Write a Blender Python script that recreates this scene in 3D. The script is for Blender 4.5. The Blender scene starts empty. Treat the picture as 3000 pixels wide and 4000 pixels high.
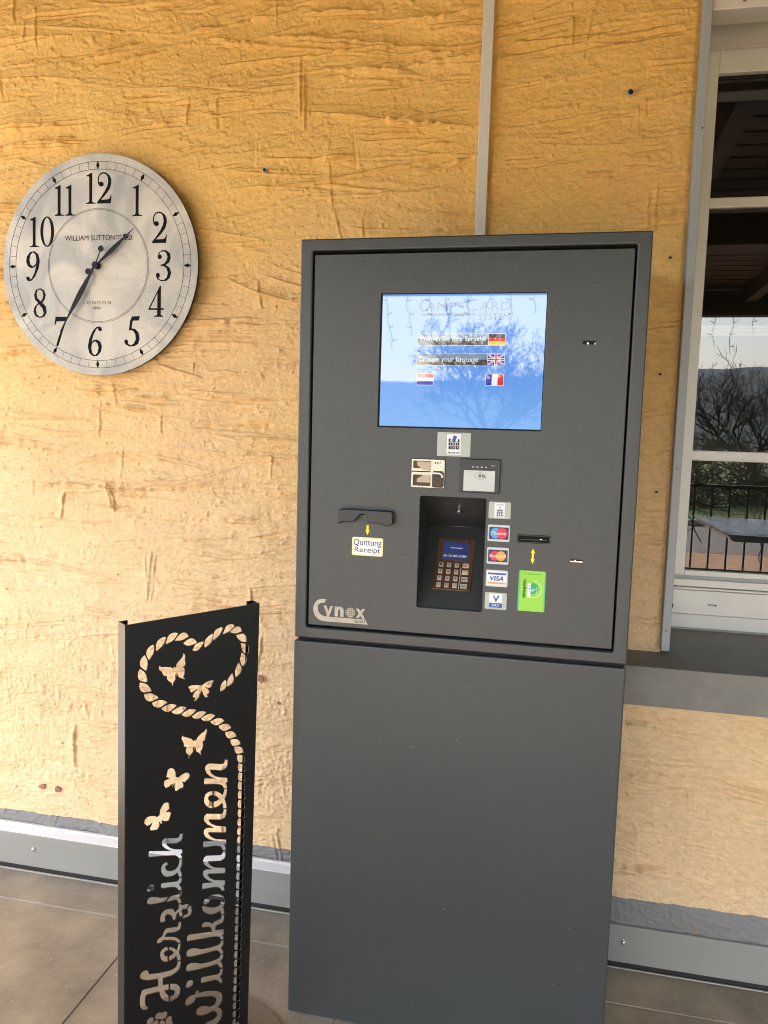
EXPO = 2.45
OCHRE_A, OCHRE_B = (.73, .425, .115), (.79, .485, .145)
PEACH_A, PEACH_B = (.72, .49, .265), (.78, .555, .32)
GREYPAINT = (.22, .215, .205)
GLASS_IOR = 1.95
SCREEN_IOR = 1.68
KIOSKCOL = (.038, .0415, .040)
STELE = (.009, .0085, .0075)
XL0, XL1 = -2.25, 7.0
import bpy, bmesh, math, random
import numpy as np
from mathutils import Vector, Matrix

S = bpy.context.scene
COL = S.collection
R = math.radians

# ------------------------------------------------------------------ camera
CAM = (0.23334, -1.95118, 1.36114)
yaw, pitch, roll = -0.20675, -0.10087, 0.02872
def cam_axes():
    fw = Vector((math.sin(yaw)*math.cos(pitch), math.cos(yaw)*math.cos(pitch), math.sin(pitch)))
    rt = Vector((math.cos(yaw), -math.sin(yaw), 0)); up = rt.cross(fw)
    c, s = math.cos(roll), math.sin(roll)
    return c*rt+s*up, -s*rt+c*up, fw
r_, u_, f_ = cam_axes()
cd = bpy.data.cameras.new("camera"); co = bpy.data.objects.new("camera", cd); COL.objects.link(co)
co.matrix_world = Matrix(((r_.x, u_.x, -f_.x, CAM[0]), (r_.y, u_.y, -f_.y, CAM[1]), (r_.z, u_.z, -f_.z, CAM[2]), (0, 0, 0, 1)))
cd.sensor_fit = 'VERTICAL'; cd.sensor_height = 36; cd.sensor_width = 27
cd.lens = 36*2980.5/4000
cd.clip_start = 0.05; cd.clip_end = 3000
S.camera = co

# ------------------------------------------------------------------ light
SUN_DIR = Vector((-0.14, -0.99, 0)).normalized()
SUN_EL = R(42)
w = bpy.data.worlds.new("World"); S.world = w; w.use_nodes = True
nt = w.node_tree; bg = nt.nodes["Background"]
sky = nt.nodes.new("ShaderNodeTexSky"); sky.sky_type = 'NISHITA'; sky.sun_disc = False
sky.sun_elevation = SUN_EL; sky.sun_rotation = math.atan2(SUN_DIR.x, SUN_DIR.y)
sky.air_density = 1.0; sky.dust_density = 2.2; sky.ozone_density = 1.2
nt.links.new(sky.outputs[0], bg.inputs[0]); bg.inputs[1].default_value = 0.15
sd = bpy.data.lights.new("sun", 'SUN'); sd.energy = 4.5; sd.angle = R(0.5); sd.color = (1, 0.95, 0.87)
so = bpy.data.objects.new("sun", sd); COL.objects.link(so)
v = Vector((SUN_DIR.x*math.cos(SUN_EL), SUN_DIR.y*math.cos(SUN_EL), math.sin(SUN_EL)))
so.rotation_euler = v.to_track_quat('Z', 'Y').to_euler(); so.location = (0, 0, 12)
S.view_settings.view_transform = 'Standard'; S.view_settings.look = 'None'
S.view_settings.exposure = EXPO; S.view_settings.gamma = 1; S.view_settings.use_curve_mapping = False
try:
    S.cycles.max_bounces = 10; S.cycles.diffuse_bounces = 6; S.cycles.glossy_bounces = 5
    S.cycles.use_denoising = True; S.cycles.filter_width = 1.05; S.cycles.denoising_prefilter = 'ACCURATE'; S.cycles.caustics_reflective = False; S.cycles.caustics_refractive = False
except Exception: pass
EX = 2**EXPO            # what a screen at picture white must be divided by

# ------------------------------------------------------------------ helpers
def srgb(r, g, b):
    def f(c):
        c /= 255.0
        return c/12.92 if c <= .04045 else ((c+.055)/1.055)**2.4
    return (f(r), f(g), f(b))
MATS = {}
def mat(name, col, rough=.6, metal=0, spec=.5, emit=0, bump=None, vary=None, coat=0, ior=1.5):
    """bump=(scale,strength,distance) vary=(scale,amount,stretch)"""
    if name in MATS: return MATS[name]
    m = bpy.data.materials.new(name); m.use_nodes = True; n = m.node_tree; b = n.nodes["Principled BSDF"]
    b.inputs["Base Color"].default_value = (*col, 1); b.inputs["Roughness"].default_value = rough
    b.inputs["Metallic"].default_value = metal; b.inputs["Specular IOR Level"].default_value = spec
    b.inputs["IOR"].default_value = ior
    if coat: b.inputs["Coat Weight"].default_value = coat; b.inputs["Coat Roughness"].default_value = .05
    if emit:
        b.inputs["Emission Color"].default_value = (*col, 1); b.inputs["Emission Strength"].default_value = emit
        b.inputs["Base Color"].default_value = (0.01, 0.01, 0.01, 1)
    tc = n.nodes.new("ShaderNodeTexCoord")
    if bump:
        t = n.nodes.new("ShaderNodeTexNoise"); t.inputs["Scale"].default_value = bump[0]; t.inputs["Detail"].default_value = 4
        n.links.new(tc.outputs["Object"], t.inputs["Vector"])
        bp = n.nodes.new("ShaderNodeBump"); bp.inputs["Strength"].default_value = bump[1]; bp.inputs["Distance"].default_value = bump[2]
        n.links.new(t.outputs["Fac"], bp.inputs["Height"]); n.links.new(bp.outputs[0], b.inputs["Normal"])
    if vary:
        t = n.nodes.new("ShaderNodeTexNoise"); t.inputs["Scale"].default_value = vary[0]; t.inputs["Detail"].default_value = 7
        t.inputs["Roughness"].default_value = .65
        mp = n.nodes.new("ShaderNodeMapping"); mp.inputs["Scale"].default_value = vary[2] if len(vary) > 2 else (1, 1, 1)
        n.links.new(tc.outputs["Object"], mp.inputs[0]); n.links.new(mp.outputs[0], t.inputs["Vector"])
        r = n.nodes.new("ShaderNodeMapRange"); r.inputs[1].default_value = .3; r.inputs[2].default_value = .7
        r.inputs[3].default_value = 1-vary[1]; r.inputs[4].default_value = 1+vary[1]
        n.links.new(t.outputs["Fac"], r.inputs[0])
        mx = n.nodes.new("ShaderNodeVectorMath"); mx.operation = 'SCALE'; mx.inputs[0].default_value = col
        n.links.new(r.outputs[0], mx.inputs["Scale"]); n.links.new(mx.outputs[0], b.inputs["Base Color"])
        r2 = n.nodes.new("ShaderNodeMapRange"); r2.inputs[3].default_value = max(.02, rough-.08); r2.inputs[4].default_value = min(1, rough+.08)
        n.links.new(t.outputs["Fac"], r2.inputs[0]); n.links.new(r2.outputs[0], b.inputs["Roughness"])
    MATS[name] = m; return m

WL = {}
def empty(name, loc, label=None, cat=None, group=None):
    o = bpy.data.objects.new(name, None); COL.objects.link(o); o.location = loc; o.empty_display_size = .1
    WL[o.name] = Vector(loc)
    if label: o['label'] = label; o['category'] = cat
    if group: o['group'] = group
    return o
def link(name, me, m, parent=None, off=None):
    """mesh data given in world space relative to off (or to nothing)"""
    o = bpy.data.objects.new(name, me); COL.objects.link(o)
    if m is not None: me.materials.clear(); me.materials.append(m)
    base = Vector((0, 0, 0))
    if parent is not None:
        o.parent = parent; base = WL[parent.name]
    if off is None: off = base
    off = Vector(off)
    o.location = off-base
    WL[o.name] = off
    return o
def mesh_obj(name, vs, fs, m, parent=None, smooth=False):
    base = WL[parent.name] if parent is not None else Vector((0, 0, 0))
    if parent is None:
        vs = [Vector(v) for v in vs]
    me = bpy.data.meshes.new(name)
    me.from_pydata([tuple(Vector(v)-base) for v in vs], [], fs); me.update()
    if smooth: me.polygons.foreach_set('use_smooth', [True]*len(me.polygons))
    return link(name, me, m, parent, base)
def tag(o, label=None, cat=None, group=None, kind=None):
    if label: o['label'] = label
    if cat: o['category'] = cat
    if group: o['group'] = group
    if kind: o['kind'] = kind
    return o
def bm_obj(name, bm, m, parent=None, smooth=False):
    base = WL[parent.name] if parent is not None else Vector((0, 0, 0))
    bmesh.ops.translate(bm, verts=bm.verts, vec=-base)
    me = bpy.data.meshes.new(name); bm.to_mesh(me); bm.free()
    if smooth: me.polygons.foreach_set('use_smooth', [True]*len(me.polygons))
    return link(name, me, m, parent, base)
def box(name, a, b, m, parent=None, bev=0, seg=2):
    bm = bmesh.new(); bmesh.ops.create_cube(bm, size=1)
    a, b = Vector(a), Vector(b); c = (a+b)/2; d = b-a
    for v in bm.verts: v.co = Vector((v.co.x*d.x, v.co.y*d.y, v.co.z*d.z))+c
    if bev: bmesh.ops.bevel(bm, geom=bm.edges[:], offset=bev, segments=seg, affect='EDGES', profile=.5)
    return bm_obj(name, bm, m, parent)
def cyl(name, c, axis, r, h, m, parent=None, seg=20, r2=None, bev=0):
    bm = bmesh.new(); bmesh.ops.create_cone(bm, cap_ends=True, segments=seg, radius1=r, radius2=r if r2 is None else r2, depth=h)
    if bev: bmesh.ops.bevel(bm, geom=[e for e in bm.edges if len(e.link_faces) == 2 and e.calc_face_angle() > 1], offset=bev, segments=2, affect='EDGES')
    q = Vector((0, 0, 1)).rotation_difference(Vector(axis).normalized()).to_matrix().to_4x4()
    bmesh.ops.transform(bm, matrix=Matrix.Translation(c) @ q, verts=bm.verts)
    return bm_obj(name, bm, m, parent)
class Frame:
    """local (u right, v up, n towards the viewer)"""
    def __init__(s, o, e, v):
        s.o = Vector(o); s.e = Vector(e).normalized(); s.v = Vector(v).normalized(); s.n = s.e.cross(s.v)
    def M(s):
        return Matrix(((s.e.x, s.v.x, s.n.x, s.o.x), (s.e.y, s.v.y, s.n.y, s.o.y), (s.e.z, s.v.z, s.n.z, s.o.z), (0, 0, 0, 1)))
    def p(s, u, v, n=0): return s.o+s.e*u+s.v*v+s.n*n
WALLF = lambda y: Frame((0, y, 0), (1, 0, 0), (0, 0, 1))
def curve_mesh(cu):
    o = bpy.data.objects.new("tmp", cu); COL.objects.link(o)
    dg = bpy.context.evaluated_depsgraph_get(); dg.update()
    me = bpy.data.meshes.new_from_object(o.evaluated_get(dg))
    bpy.data.objects.remove(o); return me
def plate(name, loops, F, t, m, parent=None, bev=0, front=0.0):
    """flat piece with holes: loops in (u,v), front face at n=front, thickness t behind it"""
    cu = bpy.data.curves.new(name, 'CURVE'); cu.dimensions = '2D'; cu.fill_mode = 'BOTH'
    for lp in loops:
        sp = cu.splines.new('POLY'); sp.points.add(len(lp)-1)
        for i, (a, b) in enumerate(lp): sp.points[i].co = (a, b, 0, 1)
        sp.use_cyclic_u = True
    cu.extrude = max(t/2-bev, 1e-5); cu.bevel_depth = bev; cu.bevel_resolution = 2; cu.offset = -bev
    me = curve_mesh(cu); bpy.data.curves.remove(cu)
    me.transform(F.M() @ Matrix.Translation((0, 0, front-t/2)))
    base = WL[parent.name] if parent is not None else Vector((0, 0, 0))
    me.transform(Matrix.Translation(-base))
    return link(name, me, m, parent, base)
def poly(name, loops, F, m, parent=None, front=0.0):
    return plate(name, loops, F, 4e-4, m, parent, 0, front)
def rr(x0, z0, x1, z1, r=0, n=5):
    if r <= 0: return [(x0, z0), (x1, z0), (x1, z1), (x0, z1)]
    o = []
    for cx, cz, a0 in ((x1-r, z0+r, -90), (x1-r, z1-r, 0), (x0+r, z1-r, 90), (x0+r, z0+r, 180)):
        for i in range(n+1):
            a = R(a0+90*i/n); o.append((cx+r*math.cos(a), cz+r*math.sin(a)))
    return o
def circ(cx, cz, r, n=32, rx=None):
    return [(cx+(rx or r)*math.cos(2*math.pi*i/n), cz+r*math.sin(2*math.pi*i/n)) for i in range(n)]
def text(name, s, F, x0, z0, x1, z1, m, parent=None, front=0.0, shear=0, bold=0, rot=0, spacing=1.0, thick=2e-4):
    cu = bpy.data.curves.new(name, 'FONT'); cu.body = s; cu.shear = shear; cu.offset = bold; cu.space_character = spacing
    cu.resolution_u = 4; cu.extrude = 0.0001
    me = curve_mesh(cu); bpy.data.curves.remove(cu)
    if rot: me.transform(Matrix.Rotation(R(rot), 4, 'Z'))
    a = np.empty(len(me.vertices)*3); me.vertices.foreach_get('co', a); a = a.reshape(-1, 3)
    lo, hi = a.min(0), a.max(0)
    a[:, 0] = x0+(a[:, 0]-lo[0])/(hi[0]-lo[0])*(x1-x0); a[:, 1] = z0+(a[:, 1]-lo[1])/(hi[1]-lo[1])*(z1-z0)
    a[:, 2] = front-thick+(a[:, 2]-lo[2])/max(hi[2]-lo[2], 1e-9)*thick
    me.vertices.foreach_set('co', a.ravel()); me.update(); me.transform(F.M())
    base = WL[parent.name] if parent is not None else Vector((0, 0, 0))
    me.transform(Matrix.Translation(-base))
    return link(name, me, m, parent, base)
def tube(pts, rad, seg=6, vs=None, fs=None):
    """append a tube through pts (radius number or list)"""
    n = len(pts); pts = [Vector(p) for p in pts]
    rad = rad if hasattr(rad, '__len__') else [rad]*n
    b0 = len(vs)
    up = Vector((.3, .2, 1)).normalized()
    for i, p in enumerate(pts):
        d = (pts[min(i+1, n-1)]-pts[max(i-1, 0)]).normalized()
        a = d.cross(up)
        if a.length < .05: a = d.cross(Vector((1, 0, 0)))
        a.normalize(); b = d.cross(a)
        for k in range(seg):
            t = 2*math.pi*k/seg; vs.append(p+(a*math.cos(t)+b*math.sin(t))*rad[i])
    for i in range(n-1):
        for k in range(seg):
            k2 = (k+1) % seg
            fs.append((b0+i*seg+k, b0+i*seg+k2, b0+(i+1)*seg+k2, b0+(i+1)*seg+k))
    fs.append(tuple(b0+k for k in range(seg))[::-1]); fs.append(tuple(b0+(n-1)*seg+k for k in range(seg)))

# ------------------------------------------------------------------ stucco relief
rng = np.random.default_rng(7)
def vnoise(X, Z, sx, sz, seed):
    g = np.random.default_rng(seed).random((257, 257))
    a = X/sx+1000.3; b = Z/sz+1000.7
    ia = np.floor(a).astype(int); ib = np.floor(b).astype(int); fa = a-ia; fb = b-ib
    fa = fa*fa*(3-2*fa); fb = fb*fb*(3-2*fb)
    g00 = g[ib % 257, ia % 257]; g01 = g[ib % 257, (ia+1) % 257]; g10 = g[(ib+1) % 257, ia % 257]; g11 = g[(ib+1) % 257, (ia+1) % 257]
    return (g00*(1-fa)+g01*fa)*(1-fb)+(g10*(1-fa)+g11*fa)*fb
def stucco(name, x0, x1, z0, z1, y, dx, seed, m, parent, amt=1.0, hd=1.0, vd=1.0, low=None, tilt=0.0, feather=0.0):
    """wall skin with trowel ridges, gouges and crumbs raised in real relief towards -y"""
    nx = int((x1-x0)/dx)+1; nz = int((z1-z0)/dx)+1
    xs = np.linspace(x0, x1, nx); zs = np.linspace(z0, z1, nz); X, Z = np.meshgrid(xs, zs)
    H = np.zeros_like(X); rg = np.random.default_rng(seed); A = (x1-x0)*(z1-z0)
    mod = vnoise(X, Z, .016, .016, seed+50)
    # layered trowel slabs: steps where one pass of plaster ends
    for k, (sx, sz, a) in enumerate(((.42, .055, .0012), (.24, .03, .0007), (.13, .09, .0009))):
        n1 = vnoise(X+.15*Z*(k-1), Z+.03*np.sin(X*7+k), sx, sz, seed+k) + .10*vnoise(X, Z, .012, .008, seed+30+k)
        for th in (.42, .62):
            H += a*(1/(1+np.exp(-np.clip((n1-th)/.009, -30, 30))))
    H += .0006*(vnoise(X, Z, .022, .012, seed+5)-.5)+.0005*(vnoise(X, Z, .009, .007, seed+6)-.5)+.0016*(vnoise(X, Z, .12, .07, seed+9)-.5)
    def add(i0, i1, j0, j1, P):  H[j0:j1, i0:i1] += P
    def hstroke(xc, zc, L, a, b, s, amp):
        i0 = max(0, int((xc-L/2-x0)/dx)); i1 = min(nx, int((xc+L/2-x0)/dx)+1)
        if i1-i0 < 3: return
        x = xs[i0:i1]; t = (x-xc)/(L/2)
        zl = zc+a*(x-xc)+b*(x-xc)**2+.0045*(vnoise(x, x*0+zc, .06, .1, seed+11)-.5)+.0015*(vnoise(x, x*0+zc, .013, .1, seed+13)-.5)
        j0 = int((zl.min()-9*s-z0)/dx); j1 = int((zl.max()+9*s-z0)/dx)+2; j0 = max(0, j0); j1 = min(nz, j1)
        if j1-j0 < 2: return
        d = (zs[j0:j1, None]-zl[None, :])/s
        env = np.clip(1-np.abs(t)**4, 0, 1)*(.35+1.1*mod[min(max(int((zc-z0)/dx), 0), nz-1), i0:i1])
        sg_ = 1 if rg.random() < .6 else -1; e_ = d*sg_
        prof = np.exp(-d*d)*.75+.55*np.exp(-np.abs(np.minimum(e_, 0))/3.2)/(1+np.exp(np.clip(e_*3.5, -30, 30)))*1.6-.25*np.exp(-((e_-1.8)/.9)**2)
        add(i0, i1, j0, j1, amp*env[None, :]*prof)
    def vstroke(xc, zc, L, a, b, s, amp):
        j0 = max(0, int((zc-L/2-z0)/dx)); j1 = min(nz, int((zc+L/2-z0)/dx)+1)
        if j1-j0 < 3: return
        z = zs[j0:j1]; t = (z-zc)/(L/2)
        xl = xc+a*(z-zc)+b*(z-zc)**2+.003*(vnoise(z, z*0+xc, .03, .1, seed+12)-.5)
        i0 = max(0, int((xl.min()-6*s-x0)/dx)); i1 = min(nx, int((xl.max()+6*s-x0)/dx)+2)
        if i1-i0 < 2: return
        d = (xs[None, i0:i1]-xl[:, None])/s
        env = np.clip(1-np.abs(t)**4, 0, 1)*(.35+1.1*mod[j0:j1, min(max(int((xc-x0)/dx), 0), nx-1)])
        add(i0, i1, j0, j1, amp*env[:, None]*(np.exp(-d*d)+.35*np.exp(-((d+2.2)/1.8)**2)-.4*np.exp(-((d-1.8)/1.0)**2)))
    for _ in range(int(A*200*hd)):
        xc = rg.uniform(x0-.1, x1+.1); zc = rg.uniform(z0, z1); lowf = 0 if low is None else np.clip((low-zc)/.5, 0, 1)
        if rg.random() < lowf*.75: continue
        L = float(np.clip(rg.lognormal(-1.7, .7), .03, .75)); a = rg.normal(tilt, .085); b = rg.normal(0, .30)
        n = rg.choice([1, 1, 1, 2, 3]); s = rg.uniform(.0013, .0029); am = float(np.clip(rg.lognormal(-5.85, .55), .0010, .0075))*rg.choice([1, 1, 1, 1, -.5])
        for q in range(n):
            hstroke(xc+rg.normal(0, .02), zc+q*rg.uniform(.007, .014), L*rg.uniform(.6, 1), a, b, s*rg.uniform(.7, 1.2), am*rg.uniform(.5, 1))
    for _ in range(int(A*20*vd)):
        xc = rg.uniform(x0, x1); zc = rg.uniform(z0, z1); L = float(np.clip(rg.lognormal(-2.5, .5), .025, .28))
        s = rg.uniform(.0016, .0040); am = float(np.clip(rg.lognormal(-6.15, .45), .0010, .0042))*rg.choice([1, 1, 1, 1, -.45]); a = rg.normal(0, .14); b = rg.normal(0, .5)
        for q in range(rg.choice([1, 1, 1, 2])):
            vstroke(xc+q*rg.uniform(.01, .018), zc+rg.normal(0, .01), L, a, b, s, am)
    for _ in range(int(A*750)):
        xc = rg.uniform(x0, x1); zc = rg.uniform(z0, z1); sx = float(np.clip(rg.lognormal(-6.2, .5), .0012, .008)); sz = sx*rg.uniform(.6, 1.6)
        am = rg.uniform(.0008, .0030)*rg.choice([1, 1, 1, 1, -.6])
        i0 = max(0, int((xc-3*sx-x0)/dx)); i1 = min(nx, int((xc+3*sx-x0)/dx)+2); j0 = max(0, int((zc-3*sz-z0)/dx)); j1 = min(nz, int((zc+3*sz-z0)/dx)+2)
        if i1-i0 < 2 or j1-j0 < 2: continue
        th = rg.uniform(0, 3.14); gx = xs[None, i0:i1]-xc; gz = zs[j0:j1, None]-zc
        p = (gx*math.cos(th)+gz*math.sin(th))/sx; q = (-gx*math.sin(th)+gz*math.cos(th))/sz
        add(i0, i1, j0, j1, am*np.exp(-(p*p+q*q)))
    if low is not None:      # pitted, combed plaster towards the foot of the wall
        g = np.clip((low-Z)/.45, 0, 1)*np.clip((vnoise(X, Z, .09, .07, seed+24)-.25)*1.9, .12, 1)
        H += g*(.0020*(vnoise(X, Z, .013, .024, seed+21)-.5)+.0018*(vnoise(X+.1*Z, Z, .007, .03, seed+22)-.5)+.0022*(vnoise(X, Z, .007, .006, seed+23)-.5))
    H *= amt
    if feather:
        H *= np.clip(np.minimum(np.minimum(X-x0, x1-X), np.minimum(Z-z0, z1-Z))/feather, .15, 1)
    H = H-H.mean()
    V = np.stack([X.ravel(), (y-H).ravel(), Z.ravel()], 1)
    base = np.array(WL[parent.name]); V -= base
    idx = (np.arange(nz-1)[:, None]*nx+np.arange(nx-1)[None, :]).ravel()
    Q = np.stack([idx, idx+1, idx+1+nx, idx+nx], 1).astype(np.int32)
    me = bpy.data.meshes.new(name); me.vertices.add(len(V)); me.vertices.foreach_set('co', V.astype(np.float32).ravel())
    me.loops.add(Q.size); me.loops.foreach_set('vertex_index', Q.ravel())
    me.polygons.add(len(Q)); me.polygons.foreach_set('loop_start', np.arange(len(Q), dtype=np.int32)*4)
    me.polygons.foreach_set('use_smooth', np.ones(len(Q), dtype=bool)); me.update(calc_edges=True)
    return link(name, me, m, parent, tuple(base))
def stucco_mat(name, grey_below, stain=(0, 0)):
    m = bpy.data.materials.new(name); m.use_nodes = True; n = m.node_tree; b = n.nodes["Principled BSDF"]
    b.inputs["Roughness"].default_value = .75; b.inputs["Specular IOR Level"].default_value = .3
    g = n.nodes.new("ShaderNodeNewGeometry"); L = n.links.new
    def noise(sc, det=5, vec=None, mscale=None):
        t = n.nodes.new("ShaderNodeTexNoise"); t.inputs["Scale"].default_value = sc; t.inputs["Detail"].default_value = det
        src = g.outputs["Position"]
        if mscale:
            mp = n.nodes.new("ShaderNodeMapping"); mp.inputs["Scale"].default_value = mscale; L(src, mp.inputs[0]); src = mp.outputs[0]
        L(src, t.inputs["Vector"]); return t
    def ramp(src, pts):
        r = n.nodes.new("ShaderNodeValToRGB"); r.color_ramp.elements[0].position = pts[0][0]; r.color_ramp.elements[0].color = (*pts[0][1], 1)
        r.color_ramp.elements[1].position = pts[1][0]; r.color_ramp.elements[1].color = (*pts[1][1], 1); L(src, r.inputs[0]); return r
    t1 = noise(3.2, 8); base0 = ramp(t1.outputs[0], [(.3, OCHRE_A), (.7, OCHRE_B)]); base1 = ramp(t1.outputs[0], [(.3, PEACH_A), (.7, PEACH_B)])
    # ochre turns to a paler peach lower down, in an uneven blotchy way
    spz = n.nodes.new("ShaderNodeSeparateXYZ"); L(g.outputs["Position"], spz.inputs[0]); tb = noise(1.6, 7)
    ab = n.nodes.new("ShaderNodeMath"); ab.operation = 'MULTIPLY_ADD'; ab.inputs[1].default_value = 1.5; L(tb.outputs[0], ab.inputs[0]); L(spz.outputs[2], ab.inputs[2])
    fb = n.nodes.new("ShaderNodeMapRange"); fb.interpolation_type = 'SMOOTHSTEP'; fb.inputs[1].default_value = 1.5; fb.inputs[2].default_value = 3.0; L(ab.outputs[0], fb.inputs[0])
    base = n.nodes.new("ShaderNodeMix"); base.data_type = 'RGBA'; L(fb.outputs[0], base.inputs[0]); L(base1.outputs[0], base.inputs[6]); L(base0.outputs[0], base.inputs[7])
    t2 = noise(60, 6, mscale=(1, 1, 2.2)); f2 = n.nodes.new("ShaderNodeMapRange"); f2.inputs[1].default_value = .35; f2.inputs[2].default_value = .62
    f2.inputs[3].default_value = .90; f2.inputs[4].default_value = 1.04; L(t2.outputs[0], f2.inputs[0])
    mul = n.nodes.new("ShaderNodeVectorMath"); mul.operation = 'SCALE'; L(base.outputs[2], mul.inputs[0]); L(f2.outputs[0], mul.inputs["Scale"])
    sp = n.nodes.new("ShaderNodeSeparateXYZ"); L(g.outputs["Position"], sp.inputs[0])
    # wobbling edge of the grey painted band at the foot
    t3 = noise(26, 4); a = n.nodes.new("ShaderNodeMath"); a.operation = 'MULTIPLY_ADD'; a.inputs[1].default_value = .010; L(t3.outputs[0], a.inputs[0]); L(sp.outputs[2], a.inputs[2])
    lt = n.nodes.new("ShaderNodeMath"); lt.operation = 'LESS_THAN'; lt.inputs[1].default_value = grey_below+.005; L(a.outputs[0], lt.inputs[0])
    mx = n.nodes.new("ShaderNodeMix"); mx.data_type = 'RGBA'; L(lt.outputs[0], mx.inputs[0]); L(mul.outputs[0], mx.inputs[6]); mx.inputs[7].default_value = (*GREYPAINT, 1)
    # dirt specks
    t4 = noise(140, 2); t5 = noise(2.5, 3); s1 = n.nodes.new("ShaderNodeMath"); s1.operation = 'ADD'; L(t4.outputs[0], s1.inputs[0]); L(t5.outputs[0], s1.inputs[1])
    gt = n.nodes.new("ShaderNodeMapRange"); gt.inputs[1].default_value = 1.32; gt.inputs[2].default_value = 1.42; gt.inputs[3].default_value = 0; gt.inputs[4].default_value = .75
    L(s1.outputs[0], gt.inputs[0]); m2 = n.nodes.new("ShaderNodeMix"); m2.data_type = 'RGBA'; L(gt.outputs[0], m2.inputs[0]); L(mx.outputs[2], m2.inputs[6]); m2.inputs[7].default_value = (.32, .18, .075, 1)
    L(m2.outputs[2], b.inputs["Base Color"])
    # plaster grain
    g1 = noise(330, 4); g2 = noise(120, 5, mscale=(1, 1, 1.1)); ad = n.nodes.new("ShaderNodeMath"); ad.operation = 'MULTIPLY_ADD'; ad.inputs[1].default_value = 2.2
    L(g2.outputs[0], ad.inputs[0]); L(g1.outputs[0], ad.inputs[2])
    g3 = noise(1, 6, mscale=(16, 16, 210)); g3.inputs["Roughness"].default_value = .6; ad3 = n.nodes.new("ShaderNodeMath"); ad3.operation = 'MULTIPLY_ADD'; ad3.inputs[1].default_value = .25
    L(g3.outputs[0], ad3.inputs[0]); L(ad.outputs[0], ad3.inputs[2]); ad = ad3
    bp = n.nodes.new("ShaderNodeBump"); bp.inputs["Strength"].default_value = .8; bp.inputs["Distance"].default_value = .0018
    L(ad.outputs[0], bp.inputs["Height"]); L(bp.outputs[0], b.inputs["Normal"])
    return m
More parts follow.
